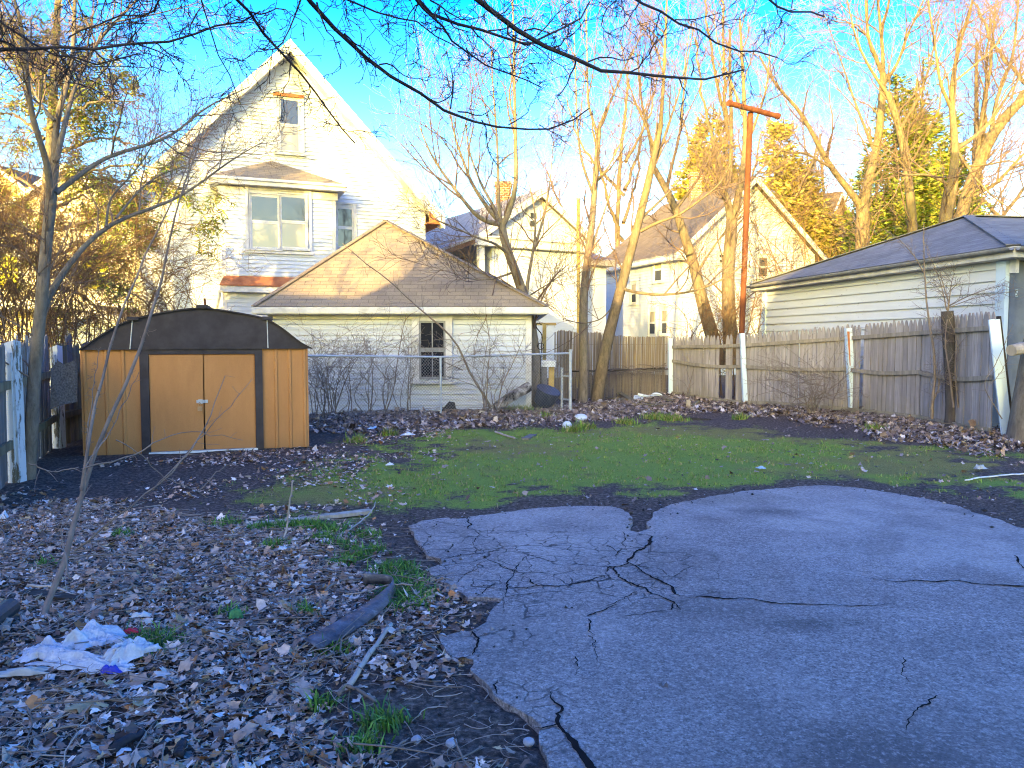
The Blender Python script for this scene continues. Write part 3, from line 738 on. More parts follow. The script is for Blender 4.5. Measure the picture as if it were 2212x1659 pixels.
# ------------------------------------------------------------------ far right white house, seen at its corner
c0 = at(1468, 536, 33.0); WR = Wall(c0, R(20)); WS = Wall(c0, R(20)-math.pi/2)    # WS runs from far to near: s negative going away
rh = thing('corner_house', 'white two storey house with brown roof behind the reed screen', 'house', (c0[0], c0[1], 0))
apR = WR.pix(1622, 384); hwR = apR[0]; zAR = apR[1]
zER = at(1468, 530, 33.0)[2]; slR = (zAR-zER)/hwR*1.0
L_ = 7.0
m = MB(); siding(m, WR, -.1, zAR-.2, lambda z: max(0, hwR-(zAR-.15-z)/slR) if z > zER-.15 else 0, lambda z: min(2*hwR, hwR+(zAR-.15-z)/slR) if z > zER-.15 else 2*hwR, .13)
siding(m, WS, -.1, zER-.1, -L_, 0, .13)
q = [WR.pt(2*hwR, 0), WR.pt(2*hwR, 0, -L_), WR.pt(2*hwR, zER, -L_), WR.pt(2*hwR, zER)]
m.add(q, [(0, 1, 2, 3)]); m.add([WR.pt(0, 0, -L_), WR.pt(2*hwR, 0, -L_), WR.pt(2*hwR, zER, -L_), WR.pt(hwR, zAR-.2, -L_), WR.pt(0, zER, -L_)], [(4, 3, 2, 1, 0)])
m.build('wall', MT['vinyl'], rh)
m = MB(); WR.box(m, -.03, .16, -.1, zER-.1, -.02, .04); WS.box(m, -.16, .03, -.1, zER-.1, -.02, .04); m.build('corner_board', MT['trim'], rh)
m = MB(); o_ = .4
for sd in (-1, 1):
    P = [WR.pt(hwR, zAR, o_), WR.pt(hwR+sd*(hwR+o_), zAR-slR*(hwR+o_), o_), WR.pt(hwR+sd*(hwR+o_), zAR-slR*(hwR+o_), -L_-.4), WR.pt(hwR, zAR, -L_-.4)]
    m.slab(P if sd < 0 else P[::-1], .1)
rrf = m.build('roof', MT['roof_brown'], rh)
m = MB()
for sd in (-1, 1):
    ze_ = zAR-slR*(hwR+o_)
    P = [WR.pt(hwR, zAR-.01, o_+.05), WR.pt(hwR+sd*(hwR+o_), ze_-.01, o_+.05), WR.pt(hwR+sd*(hwR+o_), ze_-.28, o_+.05), WR.pt(hwR, zAR-.28, o_+.05)]
    m.slab(P if sd < 0 else P[::-1], .05, (-WR.n[0], -WR.n[1], 0))
ze_ = zAR-slR*(hwR+o_)
WR.box(m, -o_, -o_+.04, ze_-.26, ze_-.02, -L_, o_); WR.box(m, -o_, 0, ze_-.28, ze_-.24, -L_, o_); WR.box(m, -o_, .7, ze_-.3, ze_-.06, 0, o_)
m.build('cornice', MT['trim'], rrf)
for (w, u0, v0, u1, v1) in ((WS, 1415, 555, 1432, 609), (WS, 1365, 612, 1377, 655), (WS, 1404, 671, 1418, 723), (WS, 1430, 669, 1444, 722), (WR, 1551, 549, 1565, 569), (WR, 1636, 555, 1658, 599)):
    pxwin(rh, w, u0, v0, u1, v1, glass='glass_curtain' if w is WS else 'glass', lower='glass', fw=.1)
cb = at(1502, 425, 38.0); ct = at(1502, 374, 38.0)
m = MB(); m.box(cb[0]-.26, cb[0]+.26, 37.75, 38.25, cb[2]-1.2, ct[2]-.1); m.box(cb[0]-.32, cb[0]+.32, 37.7, 38.3, ct[2]-.2, ct[2]); m.build('chimney', MT['brick'], rh)
# ------------------------------------------------------------------ distant houses
def simple_house(name, label, Cx, Cy, th, hw_, zev, zap, L, wall, roofm, wins=(), chim=None):
    w = Wall((Cx, Cy), th); o = thing(name, label, 'house', (Cx, Cy, 0)); sl = (zap-zev)/hw_
    m = MB(); siding(m, w, -.1, zap-.1, lambda z: -hw_ if z < zev else -(zap-z)/sl, lambda z: hw_ if z < zev else (zap-z)/sl, .16)
    for sd in (-1, 1):
        m.add([w.pt(sd*hw_, 0), w.pt(sd*hw_, 0, -L), w.pt(sd*hw_, zev, -L), w.pt(sd*hw_, zev)], [(0, 1, 2, 3) if sd > 0 else (3, 2, 1, 0)])
    m.add([w.pt(-hw_, 0, -L), w.pt(hw_, 0, -L), w.pt(hw_, zev, -L), w.pt(0, zap, -L), w.pt(-hw_, zev, -L)], [(4, 3, 2, 1, 0)])
    m.build('wall', MT[wall], o); m = MB()
    for sd in (-1, 1):
        e = hw_+.35; P = [w.pt(0, zap+.12, .35), w.pt(sd*e, zap+.12-sl*e, .35), w.pt(sd*e, zap+.12-sl*e, -L-.3), w.pt(0, zap+.12, -L-.3)]
        m.slab(P if sd < 0 else P[::-1], .1)
    rf = m.build('roof', MT[roofm], o); m = MB()
    for sd in (-1, 1):
        e = hw_+.35; P = [w.pt(0, zap+.1, .4), w.pt(sd*e, zap+.1-sl*e, .4), w.pt(sd*e, zap-.15-sl*e, .4), w.pt(0, zap-.15, .4)]
        m.slab(P if sd < 0 else P[::-1], .05, (-w.n[0], -w.n[1], 0))
    m.build('barge_board', MT['trim'], rf)
    for (s0, s1, z0, z1) in wins: window(o, w, s0, s1, z0, z1, fw=.1)
    return o, w
e_ = at(948, 492, 45.0); e2 = at(915, 545, 45.0)
simple_house('distant_house', 'tan roofed cream house far off between gabled house and chimney house', e_[0]-.6, 45, R(20), 3.0, e_[2]-1.6, e_[2], 8, 'creamwall', 'roof_tan', ((-1.2, -.3, 3.6, 4.8), (.4, 1.2, 3.6, 4.8)))
q = at(1740, 432, 50.0)
simple_house('distant_house', 'brown roofed house with tan walls beyond the corner house', q[0]+2, 50, R(48), 5.5, q[2]-5.2, q[2]+.4, 14, 'orangewall', 'roof_brown', ((-3, -2, 3, 4.6), (-.6, .6, 3, 4.6), (1.8, 2.8, 3, 4.6)))
q = at(205, 640, 30.0)
ho, hwl = simple_house('porch_house', 'cream house with columned porch half hidden behind left brush', q[0]-2.0, 32, R(8), 4.6, 5.2, 8.6, 10, 'creamwall', 'roof_tan', ((-3, -2, 3.6, 5), (.5, 1.5, 3.6, 5)))
m = MB(); hwl.box(m, -4.6, 4.2, 2.75, 3.0, .02, 2.2); m.build('porch_roof', MT['trim'], ho)
m = MB()
for k in range(5): hwl.box(m, -4.4+k*2.05, -4.22+k*2.05, .0, 2.75, 1.9, 2.08)
m.build('porch_column', MT['trim'], ho)
q = at(205, 668, 24.0)
simple_house('white_shed', 'small white gabled outbuilding glimpsed left of metal shed roof', q[0]+.1, 24, R(5), 1.6, q[2]-.75, q[2], 3, 'vinyl', 'roof_tan')
q = at(290, 520, 38.0)
simple_house('distant_house', 'pale attic gable far behind the hemlock beside gabled house', q[0]-1.2, 38, R(14), 3.2, q[2]-1.2, q[2]+2.2, 8, 'creamwall', 'roof_brown', ((-.4, .4, q[2]-1.6, q[2]-.4), (1.2, 1.9, q[2]-1.6, q[2]-.4)))
q = at(40, 500, 36.0)
simple_house('distant_house', 'orange sunlit clapboard house behind far left brush', q[0]-.6, 36, R(-8), 4.2, 6.2, 9.4, 9, 'orangewall', 'roof_brown', ((-2.4, -1.4, 4, 5.6), (.8, 1.8, 4, 5.6)))

# ------------------------------------------------------------------ right garage, weathered clapboards, hip roof
Bc = at(2190, 530, 12.3); zeR = Bc[2]
Ac = at(1622, 614, 21.2); Ac[2] = zeR
dl = (Ac-Bc)[:2]; LG = np.linalg.norm(dl); dl /= LG; dr = np.array((dl[1], -dl[0]))
rg = thing('weathered_garage', 'cream clapboard garage with dark mossy hip roof behind picket fence', 'garage', (Bc[0]+dr[0]*3, Bc[1]+dr[1]*3, 0))
thg = math.atan2(-dl[1], -dl[0])
wc = Bc[:2]+dl*.36+dr*.22
WW = Wall(wc, thg)                     # s runs from far (negative) to the near corner at 0
LW = LG-.72
m = MB(); siding(m, WW, -.1, zeR-.2, -LW, 0, .19, .04)
WF = Wall(wc, math.atan2(dr[1], dr[0]))
m.add([WW.pt(-LW, -.1), WF.pt(6.6, -.1, -LW), WF.pt(6.6, zeR-.15, -LW), WW.pt(-LW, zeR-.15)], [(3, 2, 1, 0)])
m.add([WF.pt(6.6, -.1), WF.pt(6.6, -.1, -LW), WF.pt(6.6, zeR-.15, -LW), WF.pt(6.6, zeR-.15)], [(0, 1, 2, 3)])
m.build('wall', MT['clap'], rg)
for q0 in (-.17, -LW-.03):
    m = MB(); WW.box(m, q0, q0+.2, -.1, zeR-.2, -.02, .06); m.build('corner_board', MT['white_post'], rg)
m = MB(); siding(m, WF, -.1, zeR-.2, .031, 6.6, .6, .01); fw_ = m.build('front_wall', MT['bluegrey'], rg)
m = MB(); WF.box(m, .9, 1.0, -.1, 2.6, .0, .09); WF.box(m, 1.6, 6.2, -.1, 2.4, .0, .05); WF.box(m, .02, .12, 0, zeR-.2, 0, .05); m.build('door_trim', MT['bluegrey'], fw_)
m = MB(); a = WF.pix(2196, 640, .1); b = WF.pix(2206, 625, .1); WF.box(m, a[0], max(b[0], a[0]+.09), a[1], b[1], .015, .025)
pl = m.build('number_plate', mplain('pale_blue_plate', (.5, .6, .68), .4), rg)
ps, pe, pz, pt_ = a[0], max(b[0], a[0]+.09), a[1], b[1]
m = MB(); pw = (pe-ps)/3; hh = pt_-pz     # pale plate divided by dark strokes, like small lettering
for (a0, b0, c0_, d0) in ((.06, .4, .8, .92), (.3, .42, .15, .92), (.5, .6, .5, .92), (.5, .9, .45, .55), (.8, .9, .1, .55), (.5, .9, .82, .92), (.5, .9, .08, .16)):
    WF.box(m, ps+(pe-ps)*a0, ps+(pe-ps)*b0, pz+hh*c0_, pz+hh*d0, .025, .028)
m.build('lettering', MT['glass_dark'], pl)
apG = at(2097, 466, 17.1); zr_ = apG[2]
midp = (Ac+Bc)[:2]/2; tG = (apG[:2]-midp) @ dr
def RG(a, b, z): q = Bc[:2]+dl*a+dr*b; return np.array((q[0], q[1], z))
Wd = 2*tG+1.6
P = [RG(0, 0, zeR), RG(LG, 0, zeR), RG(LG, Wd, zeR), RG(0, Wd, zeR), RG(LG/2, tG, zr_), RG(LG/2, Wd-tG, zr_)]
m = MB(); m.add(P, [(1, 0, 4), (0, 3, 5, 4), (2, 1, 4, 5), (3, 2, 5)])
grr = m.build('roof', MT['roof_dark'], rg)
m = MB(); m.beam(P[0]+(0, 0, .01), P[4]+(0, 0, .02), .2, .02); m.beam(P[1]+(0, 0, .01), P[4]+(0, 0, .02), .2, .02); m.beam(P[4]+(0, 0, .015), P[5]+(0, 0, .015), .2, .02); m.build('hip_cap', MT['roof_dark'], grr)
m = MB()
m.beam(RG(-.02, -.0, zeR-.1), RG(LG, 0, zeR-.1), .04, .17); m.beam(RG(0, .02, zeR-.1), RG(0, Wd, zeR-.1), .04, .17); m.beam(RG(LG, .02, zeR-.1), RG(LG, Wd, zeR-.1), .04, .17)
m.slab([RG(0.03, .03, zeR-.17), RG(LG-.03, .03, zeR-.17), RG(LG-.03, Wd, zeR-.17), RG(.03, Wd, zeR-.17)], .02)
m.beam(RG(.2, .26, zeR-.3), RG(LG-.3, .26, zeR-.3), .06, .22)
m.build('fascia', MT['trim'], grr)
def halfround(a, b, r, up=np.array((0, 0, 1.))):
    a, b = np.array(a), np.array(b); d = (b-a)/np.linalg.norm(b-a); sx = np.cross(d, up); K = 9; V = []; 
    for q in (a, b):
        for rr_ in (r, r-.012):
            for k in range(K):
                an = math.pi*k/(K-1); V.append(q+sx*math.cos(an)*rr_-up*math.sin(an)*rr_)
    Fc = []
    for k in range(K-1):
        Fc += [(k, k+1, 2*K+k+1, 2*K+k), (K+k+1, K+k, 3*K+k, 3*K+k+1)]
    Fc += [(0, 2*K, 3*K, K), (K-1, 2*K-1, 4*K-1, 3*K-1)]
    return V, Fc
m = MB(); m.add(*halfround(RG(-.05, -.09, zeR-.03), RG(LG, -.09, zeR-.04), .065)); m.add(*halfround(RG(-.09, 0, zeR-.03), RG(-.09, Wd, zeR-.04), .065))
m.build('gutter', MT['sash_grey'], grr)
# ------------------------------------------------------------------ metal shed
pA, pB = flat(180, 990), flat(668, 969)
WSd = Wall(pA, math.atan2(pB[1]-pA[1], pB[0]-pA[0])); LS = math.hypot(pB[0]-pA[0], pB[1]-pA[1])
shed = thing('metal_shed', 'tan metal garden shed with dark brown barn roof and double doors', 'shed', ((pA[0]+pB[0])/2, (pA[1]+pB[1])/2, 0))
SD = 2.5
sx_ = lambda u: WSd.pix(u, 860)[0]
ze = 1.455
dl0, dl1, dr0, dr1 = sx_(304), sx_(323), sx_(552), sx_(568)
m = MB()
def ribbed(mb, s0, s1, ribs, z0, z1):
    ks = [s0]
    prof = [(s0, 0.)]
    for r_ in ribs: prof += [(r_-.028, 0.), (r_-.014, .02), (r_+.014, .02), (r_+.028, 0.)]
    prof.append((s1, 0.))
    for (a, pa_), (b, pb_) in zip(prof[:-1], prof[1:]):
        mb.add([WSd.pt(a, z0, pa_), WSd.pt(b, z0, pb_), WSd.pt(b, z1, pb_), WSd.pt(a, z1, pa_)], [(0, 1, 2, 3)])
ribbed(m, .0, dl0+.02, [.05, sx_(231), sx_(268)], .03, ze); ribbed(m, dr1-.02, LS, [sx_(597), sx_(627), LS-.05], .03, ze)
m.add([WSd.pt(0, .03), WSd.pt(0, .03, -SD), WSd.pt(0, ze, -SD), WSd.pt(0, ze), WSd.pt(LS, .03), WSd.pt(LS, .03, -SD), WSd.pt(LS, ze, -SD), WSd.pt(LS, ze)], [(3, 2, 1, 0), (4, 5, 6, 7), (1, 2, 6, 5)])
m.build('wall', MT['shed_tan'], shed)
m = MB()
for (a, b) in ((dl0, dl1), (dr0, dr1)): WSd.box(m, a, b, .02, ze, -.03, .035)
WSd.box(m, dl1, dr0, ze-.07, ze, -.03, .03)
m.build('door_post', MT['shed_dark'], shed)
dm = sx_(441)
m = MB(); m.hexa([WSd.pt(dl1+.005, .05, .012), WSd.pt(dm-.016, .05, .012), WSd.pt(dm-.016, .05, -.012), WSd.pt(dl1+.005, .05, -.012), WSd.pt(dl1+.005, ze-.075, .012), WSd.pt(dm-.004, ze-.075, .012), WSd.pt(dm-.004, ze-.075, -.012), WSd.pt(dl1+.005, ze-.075, -.012)])
dL = m.build('door', MT['shed_tan'], shed)
m = MB(); WSd.box(m, dm+.006, dr0-.005, .05, ze-.075, -.016, .004); dR = m.build('door', MT['shed_tan'], shed)
m = MB(); hz = WSd.pix(436, 867)[1]
WSd.box(m, dm-.1, dm+.05, hz-.022, hz+.022, .012, .022); WSd.box(m, dm-.075, dm-.02, hz-.03, hz+.03, .022, .03); m.build('hasp', MT['zinc'], dL)
m = MB(); WSd.box(m, dm-.085, dm-.03, hz-.13, hz-.07, .025, .055)
m.tube([WSd.pt(dm-.072, hz-.07, .04), WSd.pt(dm-.072, hz-.03, .04), WSd.pt(dm-.058, hz-.01, .04), WSd.pt(dm-.043, hz-.03, .04), WSd.pt(dm-.043, hz-.07, .04)], .006, 6)
m.build('padlock', mplain('brass_padlock', (.4, .25, .12), .4, .5), dL)
m = MB(); WSd.box(m, dl1-.02, dr0+.02, .0, .045, -.05, .06); m.build('door_track', MT['chalk_metal'], shed)
m = MB(); WSd.box(m, -.01, dl1-.02, -.04, .03, -.03, .025); WSd.box(m, dr0+.02, LS+.05, -.04, .03, -.03, .025); m.build('base_rail', MT['shed_dark'], shed)
prof = [WSd.pix(u, v, .05) for u, v in ((171, 756), (225, 720), (262, 698), (290, 689), (360, 673), (437, 664), (520, 677), (578, 688), (620, 716), (652, 744), (674, 753))]
_pr = np.array(prof); _d = np.r_[0, np.cumsum(np.linalg.norm(np.diff(_pr, axis=0), axis=1))]; _t = np.linspace(0, _d[-1], 41); _q = np.stack([np.interp(_t, _d, _pr[:, k]) for k in (0, 1)], 1)
for _ in range(3): _q[1:-1] = .25*_q[:-2]+.5*_q[1:-1]+.25*_q[2:]
prof = [tuple(q) for q in _q]
m = MB(); m.slab([WSd.pt(s, z, .05) for s, z in prof][::-1], .03, (-WSd.n[0], -WSd.n[1], 0)); m.build('gable_panel', MT['shed_dark'], shed)
m = MB()
up = [WSd.pt(s, z+.012, .085) for s, z in prof]; bk = [WSd.pt(s, z+.012, -SD-.05) for s, z in prof]
for i in range(len(prof)-1): m.slab([up[i], up[i+1], bk[i+1], bk[i]], .018)
rs = m.build('roof', MT['shed_dark'], shed)
m = MB()
for (u, v) in ((286, 690), (437, 664), (578, 689)):
    s, z = WSd.pix(u, v, .08); WSd.box(m, s-.07, s+.07, z-.01, z+.035, -SD, .1)
m.build('ridge_cap', MT['shed_dark'], rs)
m = MB()
for (u0, v0, u1, v1) in ((286, 692, 281, 754), (577, 690, 579, 752)):
    a, b = WSd.pix(u0, v0, .055), WSd.pix(u1, v1, .055); m.beam(WSd.pt(a[0], a[1], .056), WSd.pt(b[0], b[1], .056), .012, .012)
m.build('seam_strip', MT['zinc'], shed)
m = MB(); s, z = WSd.pix(440, 660, .0); m.beam(WSd.pt(s+.01, z, -.2), WSd.pt(s, z+.11, -.2), .03, .01); m.build('metal_tab', MT['rust'], rs)

# ------------------------------------------------------------------ limbs and twigs
def resample(P, K):
    P = np.array(P, float); d = np.r_[0, np.cumsum(np.linalg.norm(np.diff(P, axis=0), axis=1))]
    t = np.linspace(0, d[-1], K)
    Q = np.stack([np.interp(t, d, P[:, i]) for i in range(3)], 1)
    for _ in range(2):
        Q[1:-1] = .25*Q[:-2]+.5*Q[1:-1]+.25*Q[2:]
    return Q
KL = 16
class Tree:
    def __init__(s): s.P = []; s.R = []; s.side = []
    def px(s, pts, Y, r0, r1, wob=.0, K=KL):
        Ys = Y if hasattr(Y, '__len__') else [Y]*len(pts)
        if len(Ys) == 2: Ys = np.linspace(Ys[0], Ys[1], len(pts))
        return s.w([at(u, v, y) for (u, v), y in zip(pts, Ys)], r0, r1, wob, K)
    def w(s, pts, r0, r1, wob=0., K=KL):
        Q = resample(pts, K)
        if wob: Q[1:] += rng.normal(0, wob, (K-1, 3))
        s.P.append(Q); s.R.append(r0+(r1-r0)*np.linspace(0, 1, K)**.8); return s
def spawn(P, Rr, M, ln, ang, rmax, trop, K, tmin=.15, jit=.18, seed=0, rmin=.002, fall=.45, bias=None):
    r = np.random.default_rng(seed); N, Kp, _ = P.shape
    t = (np.arange(M)[None, :]+r.random((N, M)))/M*(1-tmin)+tmin
    x = t*(Kp-1); i = np.clip(x.astype(int), 0, Kp-2); f = (x-i)[..., None]; n = np.arange(N)[:, None]
    p0 = P[n, i]*(1-f)+P[n, i+1]*f; rad = Rr[n, i]*(1-f[..., 0])+Rr[n, i+1]*f[..., 0]
    T = P[n, i+1]-P[n, i]; T /= np.linalg.norm(T, axis=-1, keepdims=True)+1e-9
    v = r.normal(size=T.shape); v -= (v*T).sum(-1, keepdims=True)*T; v /= np.linalg.norm(v, axis=-1, keepdims=True)+1e-9
    a = np.radians(r.uniform(ang[0], ang[1], (N, M)))[..., None]
    d = np.cos(a)*T+np.sin(a)*v; d[..., 2] += trop
    if bias is not None: d += np.array(bias)
    d /= np.linalg.norm(d, axis=-1, keepdims=True)
    L = r.uniform(ln[0], ln[1], (N, M))*(1-fall*t)
    d = d.reshape(-1, 3); L = L.reshape(-1); p = p0.reshape(-1, 3).copy(); out = [p.copy()]
    for k in range(K-1):
        d = d+r.normal(0, jit, d.shape); d[:, 2] += trop*.35; d /= np.linalg.norm(d, axis=1, keepdims=True)
        p = p+d*(L/(K-1))[:, None]; out.append(p.copy())
    Q = np.stack(out, 1); r0 = np.minimum(rmax, np.maximum(rad.reshape(-1)*.62, rmin*1.2))
    RR = r0[:, None]*(1-.75*np.linspace(0, 1, K))[None]; RR = np.maximum(RR, rmin)
    return Q, RR
def merge_tubes(parts):
    V, Fc, b = [], [], 0
    for P, Rr, S in parts:
        v, f = tube_arrays(P, Rr, S); V.append(v); Fc.append(f+b); b += len(v)
    return np.concatenate(V), np.concatenate(Fc)
def grow(t, levels, seed):
    P, Rr = np.stack(t.P), np.stack(t.R); parts = []
    for li, lv in enumerate(levels):
        P, Rr = spawn(P, Rr, seed=seed*31+li, **{k: v for k, v in lv.items() if k != 'S'})
        parts.append((P, Rr, lv.get('S', 3)))
    return parts
def make_tree(name, label, cat, t, levels, bark, twig, seed, group=None, sides=10, crown='crown', trunkname='trunk'):
    base = t.P[0][0]; o = thing(name, label, cat, base, group)
    v, f = tube_arrays(np.stack(t.P), np.stack(t.R), sides); mesh_obj(trunkname, v, f, MT[bark], o, smooth=True, uv=False)
    parts = grow(t, levels, seed)
    v, f = merge_tubes(parts); mesh_obj(crown, v, f, MT[twig], o, uv=False)
    return o, parts
def lv(M, ln, ang=(25, 60), rmax=.02, trop=.1, K=6, S=3, **k): return dict(M=M, ln=ln, ang=ang, rmax=rmax, trop=trop, K=K, S=S, **k)
def sprays(C, n, size, pal, seed, droop=.5, width=.3, out=None):
    """n small leaf-spray faces scattered about the points C"""
    r = np.random.default_rng(seed); i = r.integers(0, len(C), n); p = C[i]+r.normal(0, size*.45, (n, 3))
    d = r.normal(size=(n, 3)); d[:, 2] = d[:, 2]*.5-droop
    if out is not None: d += out[i]*1.2
    d /= np.linalg.norm(d, axis=1, keepdims=True)
    w = np.cross(d, r.normal(size=(n, 3))); w /= np.linalg.norm(w, axis=1, keepdims=True)+1e-9
    L = (size*r.uniform(.6, 1.3, n))[:, None]; W = L*width*.5
    V = np.stack([p, p+d*L*.45+w*W, p+d*L, p+d*L*.4-w*W], 1).reshape(-1, 3)
    Fc = np.arange(4*n).reshape(n, 4); pal = np.array(pal); c = pal[r.integers(0, len(pal), n)]*r.uniform(.75, 1.25, (n, 1))
    return V, Fc, np.repeat(c, 4, 0)

# --- left foreground tree
T = Tree(); YL = 8.6
T.px([(62, 1036), (66, 960), (70, 883), (77, 766), (85, 699), (93, 616), (100, 516), (108, 470), (112, 417)], YL, .075, .055)
T.px([(108, 440), (108, 390), (103, 350), (77, 283), (60, 200), (57, 117), (47, 50), (20, -40)], (YL, YL-.8), .042, .012)
T.px([(112, 417), (121, 370), (120, 317), (118, 267), (133, 217), (157, 150), (160, 67), (163, -60)], (YL, YL+.6), .048, .016)
T.px([(121, 350), (140, 267), (160, 183), (213, 83), (280, 17), (330, -40)], (YL, YL+1.2), .034, .01)
T.px([(118, 262), (93, 233), (67, 187), (55, 130)], (YL, YL+.4), .02, .01)
T.px([(120, 417), (167, 383), (200, 353), (267, 323), (333, 313), (393, 280), (433, 237), (467, 220), (540, 187)], (YL, YL+1.6), .032, .006)
T.px([(88, 680), (100, 640), (160, 553), (200, 510), (247, 473), (333, 450), (367, 437), (433, 400), (483, 353), (567, 307)], (YL, YL+1.8), .042, .006)
T.px([(230, 490), (233, 430), (290, 373), (327, 320), (345, 270)], (YL+.6, YL+1.2), .016, .006)
T.px([(250, 472), (300, 410), (340, 380), (420, 350)], (YL+.7, YL+1.7), .016, .005)
T.px([(160, 67), (260, 45), (340, 30), (430, 5)], (YL+.5, YL+1.5), .014, .005)
T.px([(57, 117), (10, 90), (-60, 70)], (YL-.5, YL-1), .02, .008)
make_tree('young_maple', 'slender grey-barked bare tree beside peeling fence posts at left', 'tree', T,
  [lv(9, (.7, 1.9), rmax=.012, trop=.12, K=7, S=4, tmin=.28), lv(7, (.35, .9), rmax=.006, trop=.1, K=6, rmin=.0022), lv(5, (.15, .45), rmax=.0035, trop=.05, K=5, rmin=.002)], 'bark', 'twig', 1)

# --- trees by the chain link fence
YA = 17.0; T = Tree()
T.px([(1158, 872), (1158, 800), (1150, 720), (1135, 650), (1113, 583), (1096, 545), (1088, 520), (1083, 482)], YA, .15, .085)
T.px([(1083, 485), (1064, 482), (1047, 480), (1027, 466), (1006, 439), (985, 411), (966, 387), (930, 335), (905, 270)], (YA, YA-1.0), .06, .012)
T.px([(1083, 482), (1070, 472), (1056, 453), (1028, 413), (1012, 383), (1003, 353), (983, 300), (968, 220)], (YA, YA-.5), .055, .012)
T.px([(1083, 480), (1074, 465), (1062, 437), (1038, 397), (1010, 320), (1005, 240)], (YA, YA+.8), .045, .01)
T.px([(1082, 480), (1077, 455), (1076, 383), (1074, 300), (1064, 180), (1060, 90)], (YA, YA+.4), .045, .01)
T.px([(1085, 490), (1096, 479), (1104, 453), (1116, 413), (1117, 400), (1114, 333), (1112, 233), (1110, 100), (1107, -20)], (YA, YA-.2), .065, .014)
T.px([(1136, 655), (1137, 625), (1146, 573), (1154, 533), (1158, 480), (1152, 430), (1135, 370)], (YA, YA+.5), .05, .01)
T.px([(1153, 535), (1166, 500), (1178, 460), (1190, 380), (1195, 300)], (YA+.2, YA+.8), .035, .01)
T.px([(1096, 548), (1070, 525), (1030, 514), (985, 492), (930, 470)], (YA, YA-1.5), .035, .008)
T.px([(1104, 590), (1075, 600), (1040, 605), (1000, 600)], (YA, YA-.8), .028, .01)
T.px([(1134, 645), (1160, 628), (1190, 610), (1225, 585)], (YA, YA-1), .02, .006)
DEC = [lv(7, (1.2, 3.0), (25, 50), rmax=.028, trop=.22, K=7, S=4, tmin=.3, rmin=.004), lv(6, (.6, 1.5), (25, 55), rmax=.012, trop=.15, K=6, rmin=.004), lv(5, (.25, .8), (25, 60), rmax=.006, trop=.08, K=5, rmin=.0034)]
make_tree('bare_maple', 'forked bare tree rising through chain link fence at garage corner', 'tree', T, DEC, 'bark', 'twig_pink', 2, 'bare trees along the back fence')
YB = 18.4; T = Tree()
T.px([(1258, 882), (1261, 840), (1263, 800), (1259, 720), (1262, 600), (1276, 520), (1284, 417), (1290, 333), (1294, 277)], YB, .13, .06)
T.px([(1292, 300), (1283, 262), (1270, 233), (1268, 120), (1267, 20)], (YB, YB-.6), .04, .012)
T.px([(1294, 277), (1303, 250), (1320, 217), (1347, 150), (1390, 70)], (YB, YB+.6), .04, .012)
T.px([(1283, 425), (1272, 390), (1257, 360), (1247, 283), (1243, 150), (1240, 60)], (YB, YB-.4), .04, .01)
T.px([(1270, 560), (1290, 500), (1315, 430), (1330, 370), (1350, 280)], (YB, YB+.5), .035, .008)
T.px([(1286, 390), (1310, 370), (1345, 300), (1370, 220)], (YB, YB-1.), .03, .008)
make_tree('bare_maple', 'straight thin bare tree left of the leaning one before reed screen', 'tree', T, DEC, 'bark', 'twig_pink', 3, 'bare trees along the back fence')
YC = 18.9; T = Tree()
T.px([(1287, 880), (1293, 830), (1303, 775), (1327, 673), (1337, 643), (1353, 576), (1370, 516), (1387, 450), (1407, 367), (1427, 267)], YC, .17, .075)
T.px([(1427, 270), (1434, 167), (1438, 70), (1442, -40)], (YC, YC-.3), .055, .02)
T.px([(1340, 622), (1370, 632), (1423, 638), (1490, 632), (1545, 614), (1603, 574)], (YC, YC-1.2), .045, .012)
T.px([(1383, 500), (1423, 478), (1465, 467), (1512, 432), (1557, 398), (1580, 350)], (YC, YC-.6), .045, .012)
T.px([(1386, 470), (1420, 440), (1460, 400), (1500, 330)], (YC, YC+1), .04, .01)
T.px([(1405, 375), (1425, 330), (1440, 280), (1475, 180), (1490, 60)], (YC, YC+.6), .045, .012)
T.px([(1415, 320), (1390, 260), (1360, 190), (1340, 90)], (YC, YC-.6), .035, .01)
T.px([(1330, 655), (1300, 690), (1260, 700), (1215, 690)], (YC, YC-1.2), .02, .006)
make_tree('bare_maple', 'thick bare tree leaning right before the reed screen', 'tree', T, DEC, 'bark_pale', 'twig_pink', 4, 'bare trees along the back fence')
# --- trees behind the picket fence
YD = 22.5; T = Tree()
T.px([(1552, 790), (1543, 740), (1537, 714), (1519, 665), (1508, 610), (1499, 565), (1481, 521), (1468, 476), (1454, 432), (1432, 398), (1414, 365)], YD, .24, .09)
T.px([(1414, 365), (1405, 300), (1385, 220), (1375, 100)], (YD, YD-.6), .07, .015)
T.px([(1440, 410), (1450, 360), (1470, 290), (1480, 160), (1500, 50)], (YD, YD+1), .06, .015)
T.px([(1505, 590), (1550, 520), (1600, 460), (1640, 400)], (YD, YD-1), .035, .01)
T.px([(1460, 452), (1500, 400), (1540, 330), (1560, 200)], (YD, YD+.6), .05, .012)
make_tree('bare_maple', 'sunlit yellow trunk leaning left behind the picket fence', 'tree', T, DEC, 'bark_pale', 'twig_pink', 5, 'bare trees beyond the picket fence')
YE = 22.0; T = Tree()
T.px([(1580, 790), (1577, 718), (1574, 665), (1572, 598), (1577, 532), (1581, 476)], YE, .23, .16)
T.px([(1579, 490), (1576, 455), (1570, 430), (1562, 411)], YE, .12, .1)
T.px([(1581, 480), (1592, 443), (1601, 387), (1610, 340), (1610, 280), (1606, 180), (1598, 40)], (YE, YE+.4), .12, .03)
